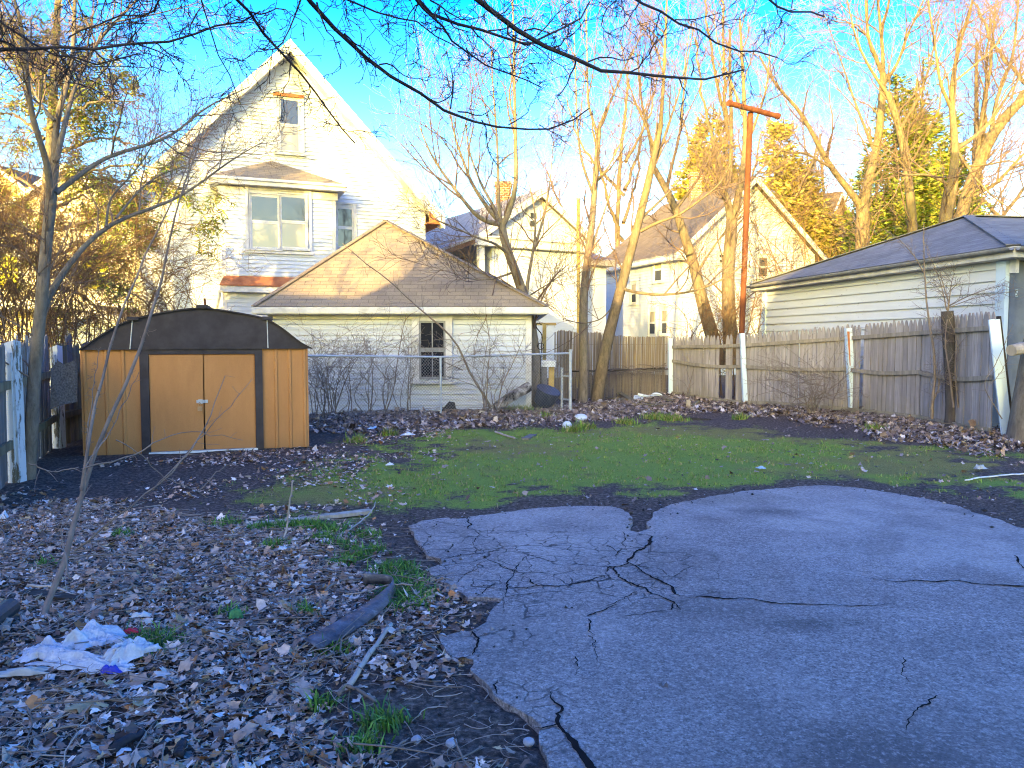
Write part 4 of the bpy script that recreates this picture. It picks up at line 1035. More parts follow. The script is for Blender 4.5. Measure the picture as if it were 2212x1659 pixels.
T.px([(1608, 330), (1630, 270), (1655, 200), (1665, 90)], (YE+.3, YE-.4), .05, .015)
T.px([(1595, 420), (1640, 370), (1690, 320), (1740, 290)], (YE, YE+.8), .035, .01)
T.px([(1605, 250), (1585, 190), (1555, 120), (1540, 20)], (YE+.3, YE+.8), .045, .012)
make_tree('bare_maple', 'sunlit trunk with sawn-off fork beside the rusty pole', 'tree', T, DEC, 'bark_pale', 'twig_pink', 6, 'bare trees beyond the picket fence')
YF = 26.0; T = Tree()
T.px([(1863, 740), (1863, 640), (1863, 533), (1863, 443)], YF, .26, .22)
T.px([(1863, 450), (1842, 420), (1792, 360), (1758, 293), (1725, 233), (1675, 187), (1640, 120)], (YF, YF-1), .13, .03)
T.px([(1863, 450), (1878, 383), (1898, 300), (1905, 217), (1908, 160)], (YF, YF), .17, .11)
T.px([(1908, 165), (1890, 120), (1875, 83), (1868, -20)], (YF, YF-.5), .08, .03)
T.px([(1908, 165), (1906, 100), (1896, 0), (1890, -60)], (YF, YF+.5), .08, .03)
T.px([(1905, 190), (1942, 133), (1955, 87), (1995, 0)], (YF, YF-.2), .07, .025)
T.px([(1890, 330), (1850, 230), (1820, 140), (1780, 30)], (YF, YF+1), .06, .015)
T.px([(1800, 365), (1740, 330), (1700, 330), (1660, 310)], (YF-.4, YF-2), .05, .015)
T.px([(1870, 400), (1920, 350), (1960, 280), (2010, 220)], (YF, YF-1), .05, .015)
DEC2 = [lv(8, (1.6, 4.0), (25, 55), rmax=.035, trop=.15, K=7, S=4, tmin=.25, rmin=.006), lv(6, (.8, 2.0), (25, 55), rmax=.014, trop=.1, K=6, rmin=.005), lv(4, (.4, 1.0), (25, 60), rmax=.007, trop=.05, K=5, rmin=.0045)]
make_tree('bare_maple', 'tall sunlit bare tree left of the pointed evergreen', 'tree', T, DEC2, 'bark_pale', 'twig_pink', 7, 'tall bare trees at right')
YG = 25.0; T = Tree()
T.px([(1978, 760), (1975, 600), (1972, 483), (1966, 417), (1955, 333), (1942, 267), (1918, 200)], YG, .2, .1)
T.px([(1918, 205), (1880, 150), (1850, 90), (1830, 0)], (YG, YG-.6), .06, .02)
T.px([(1945, 280), (1985, 210), (2010, 140), (2030, 30)], (YG, YG+.6), .06, .02)
T.px([(1960, 370), (1930, 330), (1880, 310), (1830, 300)], (YG, YG-1), .04, .012)
make_tree('bare_maple', 'pale trunk crossing in front of the pointed evergreen', 'tree', T, DEC2, 'bark_pale', 'twig_pink', 8, 'tall bare trees at right')
YH = 24.0; T = Tree()
T.px([(2028, 720), (2036, 560), (2042, 473), (2052, 410), (2057, 395)], YH, .24, .18)
T.px([(2050, 400), (2022, 383), (1995, 376), (1960, 380), (1920, 365)], (YH, YH-1), .06, .015)
T.px([(2057, 395), (2066, 317), (2056, 250), (2055, 183), (2075, 83), (2108, -20)], (YH, YH), .14, .03)
T.px([(2066, 322), (2100, 300), (2140, 265), (2180, 200), (2240, 120)], (YH, YH+1), .08, .02)
T.px([(2057, 240), (2030, 180), (2020, 100), (2005, 0)], (YH, YH-.8), .06, .02)
T.px([(2070, 330), (2110, 390), (2150, 430), (2212, 470)], (YH, YH-1.2), .05, .012)
T.px([(2080, 360), (2140, 355), (2180, 345), (2230, 365)], (YH, YH-1), .045, .012)
T.px([(2057, 180), (2095, 150), (2150, 100), (2200, 30)], (YH, YH+.5), .04, .015)
make_tree('bare_maple', 'dark-butted bare tree standing right of the pointed evergreen', 'tree', T, DEC2, 'bark_pale', 'twig_pink', 9, 'tall bare trees at right')
YI = 27.0; T = Tree()
T.px([(2050, 740), (2062, 600), (2075, 450), (2108, 367), (2145, 283), (2175, 245), (2225, 200)], YI, .28, .16)
T.px([(2108, 367), (2120, 250), (2140, 150), (2150, 20)], (YI, YI+1), .09, .03)
T.px([(2140, 295), (2150, 220), (2190, 120), (2200, 0)], (YI, YI+.5), .08, .03)
T.px([(2085, 430), (2150, 400), (2212, 330), (2260, 300)], (YI, YI-1), .08, .03)
make_tree('bare_maple', 'heavy bare trunk leaning toward right edge of the picture', 'tree', T, DEC2, 'bark_pale', 'twig_pink', 10, 'tall bare trees at right')
# --- more bare trees further off, generated
def wild_tree(name, label, base, h, spread, seed, bark, twig, levels, group, nl=7, r0=.22):
    r = np.random.default_rng(seed); T = Tree(); b = np.array(base, float)
    ln = r.normal(0, .05, 2); top = b+np.array((ln[0]*h, ln[1]*h, h))
    T.w([b, b+(top-b)*.3+r.normal(0, .1, 3), b+(top-b)*.65+r.normal(0, .2, 3), top], r0, r0*.3, .03)
    for k in range(nl):
        t = .22+.55*(k+r.random())/nl; p = b+(top-b)*t; a = r.uniform(0, 6.28); s = spread*(1.1-.6*t); u = np.array((math.cos(a), math.sin(a), 0))
        T.w([p, p+u*s*.35+(0, 0, h*.08), p+u*s*.75+(0, 0, h*.2), p+u*s+(0, 0, h*.36)], r0*(.66-.3*t), r0*.16, .04)
    return make_tree(name, label, 'tree', T, levels, bark, twig, seed, group)
WT = [lv(8, (1.5, 3.8), (25, 55), rmax=.035, trop=.14, K=6, S=3, tmin=.2, rmin=.008), lv(6, (.9, 2.2), (25, 60), rmax=.016, trop=.1, K=5, rmin=.007), lv(5, (.5, 1.2), (25, 60), rmax=.009, trop=.05, K=4, rmin=.006)]
for i, (u, Y, h, sp_, lab) in enumerate([(1690, 47, 13, 4.5, 'pinkish bare tree rising behind corner house roof'), (1335, 42, 15, 4.5, 'faint bare tree beyond chimney house and its side wing'), (1560, 40, 17, 5, 'tall faint bare tree behind rusty pole crossbar'), (1775, 52, 15, 4.5, 'slim bare tree above the far brown roof'), (2120, 36, 15, 5, 'hazy bare tree high above the dark mossy hip roof'), (2230, 30, 14, 5, 'hazy bare tree cut by right edge above hip roof'), (1985, 44, 16, 5, 'bare tree far behind the pointed evergreen')]):
    x = at(u, 700, Y)[0]
    wild_tree('bare_tree', lab, (x, Y, 0), h, sp_, 300+i, 'bark_pale', 'twig_pink', WT, 'distant bare trees')
# --- conifers
def cone_tree(name, label, spires, n, size, pal, seed, Y, group=None, bare=.12):
    """spires: (u_base, v_base, u_tip, v_tip, base radius in metres)"""
    r = np.random.default_rng(seed); b0 = at(spires[0][0], spires[0][1], Y); o = thing(name, label, 'tree', (b0[0], Y, 0), group)
    C, Ou, tr = [], [], MB()
    for (ub, vb, ut, vt, rb) in spires:
        a, b = at(ub, vb, Y), at(ut, vt, Y); a[1] = b[1] = Y+r.uniform(-.6, .6); tr.tube([(a[0], a[1], 0), a, b-(0, 0, .3)], [.16, .12, .03], 8)
        m_ = int(n/len(spires)); k = 220
        t = np.sqrt(r.random(k)); t = 1-t; an = r.uniform(0, 6.28, k); rr_ = rb*(1-t)**.85*(.55+.5*r.random(k))*(1+.15*np.sin(an*3+t*9))
        cl = np.stack([a[0]+(b[0]-a[0])*t+np.cos(an)*rr_, a[1]+np.sin(an)*rr_, a[2]+(b[2]-a[2])*t], 1)
        j = r.integers(0, k, m_); s = (.12+.3*(1-t[j]))*rb*.42
        C.append(cl[j]+r.normal(0, 1, (m_, 3))*s[:, None]*np.array((1, 1, .9))); Ou.append(np.stack([np.cos(an[j]), np.sin(an[j]), .3+0*an[j]], 1))
    tr.build('trunk', MT['bark_dark'], o)
    C = np.concatenate(C); Ou = np.concatenate(Ou); C[:, 2] = np.maximum(C[:, 2], .3)
    V, Fc, cols = sprays(C, len(C), size, pal, seed, .1, .34, Ou)
    mesh_obj('crown', V, Fc, MT['blade'], o, cols=cols, uv=False)
    return o
GRN = [(.17, .24, .03), (.23, .27, .035), (.28, .29, .045), (.1, .15, .03), (.3, .25, .05)]
cone_tree('evergreen_tree', 'tall pointed green evergreen above the dark garage roof', [(1985, 690, 2012, 100, 2.0), (1920, 690, 1922, 150, 1.9), (1890, 690, 1885, 300, 1.7), (2030, 690, 2040, 250, 1.5), (1945, 690, 1962, 190, 1.6)], 70000, .21, GRN, 41, 30.0, 'evergreens')
YGR = [(.3, .24, .045), (.36, .27, .06), (.24, .22, .045), (.38, .28, .075), (.18, .18, .035)]
cone_tree('evergreen_tree', 'yellowish evergreen behind brick chimney of the corner house', [(1535, 640, 1545, 205, 2.6), (1505, 640, 1500, 300, 2.0)], 30000, .34, YGR, 42, 42.0, 'evergreens')
cone_tree('evergreen_tree', 'small golden evergreen just right of the rusty pole', [(1700, 640, 1688, 250, 2.6), (1740, 640, 1722, 330, 2.4)], 30000, .34, YGR, 43, 40.0, 'evergreens')
# hemlock on the left: twiggy limbs with hanging sprays
YHm = 16.5; T = Tree()
T.px([(95, 800), (92, 640), (96, 480), (110, 300), (120, 120), (125, 0)], YHm, .17, .06)
for k, (v0, u1, v1, dy) in enumerate([(600, 330, 640, -1), (560, 300, 520, 1.), (500, 420, 470, -.5), (440, 390, 380, 1), (400, 430, 350, -1.), (340, 330, 300, .5), (280, 300, 200, -1), (520, -60, 500, -1), (420, -80, 350, .5), (300, -40, 230, 0), (200, 230, 120, 1), (620, 250, 690, 0), (460, 250, 430, 2), (150, 30, 60, .5)]):
    T.px([(96, v0), ((96+u1)/2, (v0+v1)/2-22), (u1, v1+18)], [YHm, YHm+dy*.6, YHm+dy], .045, .01, .02)
ho_, hp = make_tree('hemlock_tree', 'shaggy hemlock with drooping green sprays behind left tree', 'tree', T,
  [lv(11, (.7, 1.8), (35, 75), rmax=.014, trop=-.05, K=6, S=3, tmin=.15, rmin=.004), lv(7, (.3, .9), (30, 70), rmax=.006, trop=-.05, K=5, rmin=.004), lv(5, (.15, .45), (30, 70), rmax=.004, trop=-.1, K=4, rmin=.0035)], 'bark', 'twig_orange', 51)
ends = hp[1][0][:, 2:, :].reshape(-1, 3)
px_keep = vnoise(ends[:, 0], ends[:, 2], .8, 77) > .44
V, Fc, cols = sprays(ends[px_keep], 26000, .13, [(.2, .27, .035), (.27, .3, .045), (.3, .28, .06), (.16, .19, .03), (.24, .18, .06)], 52, .5, .22)
mesh_obj('foliage', V, Fc, MT['blade'], ho_, cols=cols, uv=False)
# --- tree overhead whose trunk stands behind and left of the viewpoint
T = Tree()
T.w([(-3.4, -2.6, 0), (-3.3, -2.4, 2.2), (-3.0, -1.9, 3.8), (-2.5, -.9, 5.0), (-1.9, .6, 5.6), (-1.2, 2.0, 5.4)], .2, .06)
def over(pts, Y, r0, r1, src):
    Ys = np.linspace(Y[0], Y[1], len(pts)); T.w([src]+[at(u, v, y) for (u, v), y in zip(pts, Ys)], r0, r1, .011, 26)
S1 = (-1.35, 1.8, 5.42)
over([(497, 0), (533, 37), (567, 60), (600, 107), (633, 147), (677, 197), (710, 247), (737, 277), (770, 310)], (4.6, 6.0), .022, .005, S1)
over([(640, 0), (667, 23), (700, 53), (737, 80), (787, 117), (837, 160), (887, 197), (924, 227), (970, 247), (1004, 262), (1070, 267), (1114, 283), (1204, 288), (1237, 267), (1274, 233)], (4.6, 6.4), .03, .005, S1)
over([(990, 0), (1037, 27), (1087, 47), (1137, 73), (1187, 107), (1237, 137), (1270, 150), (1337, 157), (1387, 163), (1475, 167), (1525, 177), (1562, 182), (1608, 150)], (4.6, 6.2), .038, .006, S1)
over([(878, 0), (937, 33), (987, 43), (1037, 67), (1070, 90), (1120, 103), (1153, 90), (1204, 80), (1254, 33), (1277, 0)], (4.8, 6.0), .022, .006, S1)
over([(880, 0), (904, 17), (970, 70), (990, 93), (1020, 123), (1070, 153), (1114, 167), (1170, 190)], (4.5, 5.8), .018, .004, S1)
over([(700, 0), (737, 7), (787, 17), (837, 33), (880, 53), (937, 67), (980, 100)], (4.6, 5.6), .018, .004, S1)
over([(1350, -10), (1364, 0), (1387, 17), (1420, 30), (1475, 47), (1508, 60), (1542, 90), (1582, 110), (1625, 115), (1675, 123)], (4.8, 6.2), .02, .005, S1)
over([(1650, -10), (1665, 0), (1692, 20), (1725, 33), (1775, 33)], (5.2, 6.0), .02, .006, S1)
S2 = (-2.5, -.9, 5.0)
over([(-60, 125), (0, 115), (50, 107), (117, 98), (233, 98), (317, 97), (367, 90), (433, 72), (500, 50), (567, 27)], (4.2, 4.9), .019, .005, (-3.2, 2.4, 4.0))
over([(-60, 10), (0, 45), (60, 90), (117, 130), (200, 140), (300, 120)], (4.3, 4.8), .013, .004, (-3.2, 2.4, 4.2))
over([(370, -10), (330, 20), (280, 40), (200, 50), (150, 80)], (4.6, 4.9), .012, .004, (-2.0, 3.0, 4.8))
over([(430, -10), (450, 60), (470, 120), (500, 170), (520, 220)], (4.5, 5.0), .01, .003, S1)
T.w([(-2.5, -.9, 5.0), (-2.9, .8, 4.8), (-3.2, 2.4, 4.1)], .05, .02)
PB = np.stack([resample(p[7:], KL) for p in T.P[1:-1]]); RB = np.stack([np.interp(np.linspace(7, 25, KL), np.arange(26), r) for r in T.R[1:-1]])
b = T.P[0][0]; ov = thing('overhanging_tree', 'dark shaded branches reaching across the top of the picture', 'tree', b)
parts = [(T.P[0][None], T.R[0][None], 12), (T.P[-1][None], T.R[-1][None], 8)]
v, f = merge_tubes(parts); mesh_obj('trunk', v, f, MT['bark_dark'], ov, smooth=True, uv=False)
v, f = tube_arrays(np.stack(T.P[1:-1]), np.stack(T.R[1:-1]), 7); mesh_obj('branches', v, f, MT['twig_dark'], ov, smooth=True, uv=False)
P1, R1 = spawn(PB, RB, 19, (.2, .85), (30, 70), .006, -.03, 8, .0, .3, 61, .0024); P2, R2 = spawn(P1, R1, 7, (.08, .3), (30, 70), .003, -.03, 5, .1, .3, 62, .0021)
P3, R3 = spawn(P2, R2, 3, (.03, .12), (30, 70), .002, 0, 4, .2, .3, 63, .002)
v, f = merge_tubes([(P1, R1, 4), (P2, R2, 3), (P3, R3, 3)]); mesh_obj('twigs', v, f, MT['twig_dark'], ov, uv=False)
# ------------------------------------------------------------------ picket fence on the right
PF = [(1448, 19.7, 728), (1605, 17.7, 722), (1835, 15.75, 703), (1992, 14.0, 688), (2150, 11.95, 672)]
PT = [at(u, v, Y) for u, Y, v in PF]
pf = thing('picket_fence', 'grey weathered stockade fence with pointed pickets and white posts', 'fence', (PT[2][0], PT[2][1], float(gh(PT[2][0], PT[2][1]))))
rr = np.random.default_rng(5)
gap_uv = at(1871, 800, 15.3)[0]
for k in range(4):
    a, b = PT[k], PT[k+1]; d = (b-a)[:2]; L = np.linalg.norm(d); d = d/L; nrm = np.array((d[1], -d[0]))
    if nrm @ a[:2] > 0: nrm = -nrm
    n = int(L/.099); m = MB()
    for j in range(n):
        t = (j+.5)/n; q = a[:2]+d*L*t
        if k == 2 and j == 3: continue
        if k == 0 and j in (n-7, n-6, n-3): continue
        z1 = a[2]+(b[2]-a[2])*t+rr.normal(0, .012); z0 = float(gh(q[0], q[1]))-.06+rr.random()*.05; w = .047-.002*rr.random(); tl = rr.normal(0, .006); tn = rr.normal(0, .006)
        pr = [(-w, z0), (w, z0), (w+tl, z1-.13), (w*.62+tl, z1-.05), (w*.2+tl, z1), (-w*.2+tl, z1), (-w*.62+tl, z1-.05), (-w+tl, z1-.13)]
        P = [np.array((*(q+d*s+nrm*tn), z)) for s, z in pr]
        m.slab(P, .018, (-nrm[0], -nrm[1], 0))
    pn = m.build('picket_panel', MT['picket'], pf)
    for hgt in (.08, .9, None):
        m = MB(); K = 6; pts = []
        for i in range(K+1):
            t = i/K; q = a[:2]+d*L*t+nrm*.03; zt = a[2]+(b[2]-a[2])*t
            z = (zt-.26) if hgt is None else float(gh(q[0], q[1]))+hgt-(.05*math.sin(math.pi*t) if hgt > .5 else 0)
            pts.append(np.array((*q, z)))
        for p, q in zip(pts[:-1], pts[1:]): m.beam(p, q+(q-p)*.004, .04, .075)
        m.build('rail', MT['rail'], pf)
def post(u, vt, ub, vb, Y, w=.1, mat='white_post', par=pf, off=.075, zoff=0., topcut=True, name='post'):
    a = at(u, vt, Y-off); b = at(ub, vb, Y-off); b[2] = float(gh(b[0], b[1]))-.08
    m = MB(); m.beam(b, a, w, w, (0, -1, 0)); return m.build(name, MT[mat], par)
post(1448, 731, 1448, 878, 19.7); post(1603, 720, 1610, 886, 17.7)
p3 = post(1832, 709, 1842, 905, 15.75, .115)
m = MB(); a = at(1832, 716, 15.61); b = at(1836, 790, 15.61); m.add([a+(-.02, -.002, 0), a+(.03, -.002, 0), b+(.012, -.002, 0), b+(-.006, -.002, 0)], [(3, 2, 1, 0)]); m.build('rust_streak', MT['flash'], p3)
a = at(2144, 690, 11.7); b = at(2172, 930, 11.75); b[2] = float(gh(b[0], b[1]))-.05
m = MB(); m.beam(b+(-.005, 0, 0), a+(-.02, 0, 0), .085, .03, (0, -1, 0)); m.beam(b+(.08, .01, .0), a+(.07, .01, 0), .08, .03, (0, -1, 0)); o_ = m.build('post', MT['white_post'], pf); o_['label'] = 'leaning white split post at the fence end'
m = MB(); m.beam(b+(.16, .05, 0), a+(.12, .05, .05), .03, .08, (0, -1, 0)); m.build('post_backing', MT['darkwood'], pf)
# rotten trunk-like post with shoots
qb = G(2058, 925); Yd = 13.0
qb = at(2058, 925, Yd); qb[2] = float(gh(qb[0], qb[1]))-.05; qt = at(2046, 672, Yd)
dp = thing('tree_stump', 'dark rotten trunk stub covered in twigs before picket fence', 'tree stump', qb)
pts = [qb, qb+(qt-qb)*.35+(.02, 0, 0), qb+(qt-qb)*.7, qt]
m = MB(); m.tube(resample(pts, 10), np.array([.15, .115, .1, .1, .095, .09, .09, .095, .1, .095]), 12); m.build('trunk', MT['bark_dark'], dp)
T = Tree(); Yq = Yd-.05
T.px([(2046, 680), (2050, 655), (2042, 630), (2030, 590)], Yq, .018, .005); T.px([(2050, 655), (2055, 610), (2062, 590)], Yq, .012, .004); T.px([(2048, 662), (2090, 640), (2130, 625), (2175, 615)], (Yq, Yq-.4), .01, .004)
T.px([(2050, 664), (2100, 645), (2150, 635), (2195, 628)], (Yq, Yq-.5), .008, .003); T.px([(2045, 670), (2032, 610), (2012, 560), (2000, 545)], Yq, .012, .004); T.px([(2060, 880), (2050, 800), (2040, 740), (2046, 690)], Yq-.15, .02, .008); T.px([(2070, 880), (2062, 800), (2068, 730), (2050, 690)], Yq-.14, .016, .006)
v, f = tube_arrays(np.stack(T.P), np.stack(T.R), 5); pr_ = grow(T, [lv(10, (.2, .6), (30, 80), rmax=.006, trop=.05, rmin=.0025), lv(6, (.1, .3), (30, 80), rmax=.004, trop=0, K=5, rmin=.002)], 71)
v2, f2 = merge_tubes(pr_); mesh_obj('shoots', np.concatenate([v, v2]), np.concatenate([f, f2+len(v)]), MT['cane'], dp, uv=False)

# ------------------------------------------------------------------ rusty T shaped clothesline pole
Yp = 18.2; b = at(1602, 725, Yp); t_ = at(1621, 243, Yp); t_[1] = Yp; b0 = np.array((b[0]-.06, Yp, -.05))
cp_ = thing('clothesline_pole', 'tall rusty steel pole with T crossbar behind picket fence', 'pole', (b0[0], b0[1], 0))
m = MB(); m.tube([b0, b+(0, 0, 0), (b+t_)/2+(.0, 0, 0), t_], .067, 14); m.build('post', MT['rust'], cp_, smooth=False)
ca, cb_ = at(1576, 223, Yp-.45), at(1680, 251, Yp+.25)
m = MB(); m.tube([ca, cb_], .062, 14); 
for q, dd in ((ca, ca-cb_), (cb_, cb_-ca)):
    dd = dd/np.linalg.norm(dd); m.tube([q-dd*.05, q+dd*.03], .074, 14)
m.build('crossbar', MT['rust'], cp_)
m = MB(); c = at(1599, 236, Yp-.35)
m.tube([c+(.0+.06*math.cos(a), -.08, -.06+.09*math.sin(a)) for a in np.linspace(.3, 6.0, 12)], .008, 5)
c = at(1617, 565, Yp-.1); m.tube([c+(.03+.03*math.cos(a), -.05, -.06+.09*math.sin(a)) for a in np.linspace(1.6, 5.2, 9)], .012, 5); m.build('hook', MT['darkwood'], cp_)
# thin mast between the houses
a, b = at(1249, 432, 25.0), at(1250, 690, 25.0)
mp = thing('mast', 'thin pale pipe mast before the chimney house wall', 'pole', (b[0], 25, 0))
m = MB(); m.tube([(b[0], 25, -.1), b, a], .06, 10); m.build('tube', MT['yellow'], mp); m = MB(); m.tube([a, a+(0, 0, .06)], .075, 10); m.build('cap', MT['sash_grey'], mp)

# ------------------------------------------------------------------ chain link fences
def wire_mesh(name, par, line, ztops, z0f, dia=.06, rad=.0027):
    """two families of slanting wires along a ground polyline; sheet of wire from z0 to ztop"""
    L = np.r_[0, np.cumsum([math.dist(a, b) for a, b in zip(line[:-1], line[1:])])]
    X = lambda s: np.stack([np.interp(s, L, [p[0] for p in line]), np.interp(s, L, [p[1] for p in line])], -1)
    hgt = float(np.mean(ztops))-z0f; n = int(L[-1]/dia); K = 9; Ps = []
    for sgn in (1, -1):
        for j in range(-int(hgt/dia), n+int(hgt/dia)):
            s0 = j*dia; zz = np.linspace(0, hgt, K); s = s0+sgn*zz*.92
            if (s < 0).all() or (s > L[-1]).all(): continue
            kk = (s >= -1e-6) & (s <= L[-1]+1e-6)
            if kk.sum() < 2: continue
            zz = np.interp(np.linspace(0, 1, K), np.linspace(0, 1, kk.sum()), zz[kk]); s = s0+sgn*zz*.92
            xy = X(s); zt = np.interp(s, L, ztops)
            Ps.append(np.column_stack([xy[:, 0], xy[:, 1]+sgn*.0025, z0f+zz/hgt*(zt-z0f)]))
    Ps = np.stack(Ps); v, f = tube_arrays(Ps, np.full(Ps.shape[:2], rad), 3)
    return mesh_obj(name, v, f, MT['wire'], par, uv=False)
FL = [at(640, 768, 14.0), at(952, 771, 15.3), at(1232, 763, 16.2)]
cl = thing('chain_link_fence', 'galvanised chain link fence running from shed past the white garage', 'fence', (FL[1][0], FL[1][1], 0))
m = MB(); m.tube(FL, .02, 8); m.build('top_rail', MT['zinc'], cl)
wire_mesh('wire_mesh', cl, [tuple(p[:2]) for p in FL], [p[2] for p in FL], .04)
for q, r_, dz in ((FL[1], .024, -.02), (FL[2], .034, .05), (FL[0], .024, 0)):
    m = MB(); z0 = float(gh(q[0], q[1]))-.1
    m.tube([(q[0], q[1]-.035, z0), (q[0], q[1]-.035, q[2]+dz)], r_, 10); m.tube([(q[0], q[1]-.035, q[2]+dz), (q[0], q[1]-.035, q[2]+dz+.03)], r_*1.15, 10); m.build('post', MT['zinc'], cl)
gt = thing('gate_post', 'short second steel post beside the chain link end post', 'post', gz(at(1214, 800, 16.4)[0], 16.4))
q = at(1214, 797, 16.4); m = MB(); m.tube([(q[0], 16.4, .0), (q[0], 16.4, q[2])], .028, 10); m.tube([(q[0], 16.4, q[2]), (q[0], 16.4, q[2]+.03)], .034, 10); m.build('tube', MT['zinc'], gt)
for v in (812, 862): e = at(1214, v, 16.4); m = MB(); m.tube([(q[0]-.01, 16.4, e[2]), (FL[2][0], 16.2, e[2])], .02, 6); m.build('hinge', MT['zinc'], gt)
BL = [at(1233, 802, 20.2), at(1330, 800, 19.9), at(1436, 795, 19.6)]
bl = thing('chain_link_fence', 'older rusty chain link fence standing before the reed screen', 'fence', (BL[1][0], BL[1][1], 0))
m = MB(); m.tube(BL, .02, 8); m.build('top_rail', MT['darkwood'], bl)
wire_mesh('wire_mesh', bl, [tuple(p[:2]) for p in BL], [p[2] for p in BL], .03, .065, .003)
# vine stems twined along the old rail
vs_ = []
for k in range(70):
    t = rng.random(); p = BL[0]+(BL[2]-BL[0])*t; e = p+np.array((rng.normal(0, .35), rng.normal(0, .06), rng.normal(-.02, .08)))
    vs_.append(resample([p, (p+e)/2+rng.normal(0, .05, 3), e], 6))
vs_ = np.stack(vs_); v, f = tube_arrays(vs_, np.full(vs_.shape[:2], .007), 4); mesh_obj('vine', v, f, MT['cane'], bl, uv=False)
# reed screen
RS = [at(1198, 718, 20.6), at(1212, 713, 20.5), at(1235, 716, 20.45), at(1262, 722, 20.35), at(1285, 717, 20.3), at(1310, 722, 20.25), at(1340, 726, 20.2), at(1380, 728, 20.1), at(1442, 727, 19.95)]
rs_ = thing('reed_screen', 'brown split reed screen fence with wavy top behind bare trees', 'fence', (RS[4][0], RS[4][1], 0))
Lr = np.r_[0, np.cumsum([np.linalg.norm((b-a)[:2]) for a, b in zip(RS[:-1], RS[1:])])]
n = int(Lr[-1]/.0125); Ps = []
for i in range(n):
    s = (i+rng.random()*.7)/n*Lr[-1]
    x, y, z = [np.interp(s, Lr, [p[k] for p in RS]) for k in range(3)]
    z += rng.normal(0, .012); g0 = rng.random()
    z0 = -.05 if g0 > .12 else rng.random()*.9
    if rng.random() < .06: continue
    y += rng.normal(0, .012); Ps.append([(x+rng.normal(0, .004), y, z0), (x, y, (z+z0)/2), (x+rng.normal(0, .006), y, z)])
Ps = np.array(Ps); v, f = tube_arrays(Ps, np.repeat(rng.uniform(.0055, .0095, (len(Ps), 1)), 3, 1), 4)
mesh_obj('reeds', v, f, MT['reed'], rs_, uv=False)
m = MB()
for hz_ in (.3, .9, 1.45):
    pts = [np.array((p[0], p[1]+.03, hz_)) for p in RS]; m.tube(pts, .006, 4)
m.build('tie_wire', MT['wire'], rs_)

# ------------------------------------------------------------------ old plank fence at far left
f1, f2, f3 = np.array(flat(38, 1045)), np.array((-6.62, 11.2)), np.array((-7.1, 13.6))
f0 = f1+(f1-f2)/np.linalg.norm(f1-f2)*2.2
ol = thing('plank_fence', 'decayed grey plank fence with peeling white posts at left', 'fence', (f1[0], f1[1], float(gh(*f1))))
rr = np.random.default_rng(8)
def boards(p, q, w, zlo, zhi, mat, skip=0., off=.07):
    d = (q-p); L = np.linalg.norm(d); d = d/L; nr = np.array((-d[1], d[0])); nr = nr if nr[0] < 0 else -nr; n = int(L/w)
    for j in range(n):
        if rr.random() < skip: continue
        c = p+d*(j+.5)*w+nr*off; h = w*(.44+.04*rr.random()); zt = zhi+rr.normal(0, .07); z0 = float(gh(*c))-.05+(rr.random()*.1 if rr.random() > .6 else 0)
        m = MB(); k = rr.normal(0, .012, 2); t1, t2 = rr.uniform(-.05, .03, 2)
        P = [(*(c-d*h), z0), (*(c+d*h), z0), (*(c+d*h+nr*k[0]), zt+t1), (*(c+d*h*.3+nr*k[0]), zt+.03*rr.random()), (*(c-d*h*.2+nr*k[1]), zt-.05*rr.random()), (*(c-d*h+nr*k[1]), zt+t2)]
        m.slab(P, .02, (nr[0], nr[1], 0)); m.build('board', MT[mat[rr.integers(0, len(mat))]], ol)
boards(f0, f1, .15, 0, 1.52, ['greywood', 'greywood', 'peel_board'], .05)
boards(f1, f2, .16, 0, 1.55, ['greywood', 'peel_board'], .04)
boards(f2, f3, .17, 0, 1.5, ['oldplank', 'greywood'], .3)
for p, q in ((f0, f1), (f1, f2), (f2, f3)):
    d = (q-p)/np.linalg.norm(q-p)
    for z in (.45, 1.1):
        m = MB(); m.beam((*(p+(-.03, 0)), z), (*(q+(-.03, 0)), z), .04, .09); m.build('rail', MT['oldplank'], ol)
for (u, v, q, w) in ((35, 742, f1, .13), (122, 751, f2, .13)):
    t_ = at(u, v, q[1]); m = MB(); z0 = float(gh(*q))-.1; zt = t_[2]; x, y = q; h = w/2
    m.hexa([(x-h, y-h, z0), (x+h, y-h, z0), (x+h, y+h, z0), (x-h, y+h, z0), (x-h+.01, y-h, zt), (x+h-.01, y-h, zt+.04), (x+h-.01, y+h, zt+.02), (x-h+.01, y+h, zt-.01)])
    po = m.build('post', MT['peel_post'], ol)
    m = MB(); m.box(x-h*.3, x+h*.55, y-h-.022, y-h-.002, z0, zt-.1); m.build('batten', MT['peel_post'], po)
cs = thing('chipboard_panel', 'crumbling brown chipboard sheet wedged between peeling fence posts', 'board', (-5.9, 9.75, 0))
a, b_ = at(112, 878, 9.75), at(168, 778, 9.95); u0 = at(108, 800, 9.7)
m = MB(); P = [at(108, 885, 9.7), at(128, 876, 9.75), at(150, 872, 9.9), at(166, 868, 10.0), at(166, 790, 10.0), at(160, 778, 9.95), at(138, 788, 9.85), at(125, 780, 9.78), at(110, 796, 9.7)]
m.slab(P, .02, (-.05, 1, 0)); m.build('sheet', mnoise('crumbling_chipboard', [(.3, (.07, .055, .045)), (.5, (.15, .12, .1)), (.7, (.24, .2, .17))], 45, bump=.9, bscale=60, bdist=.02), cs)

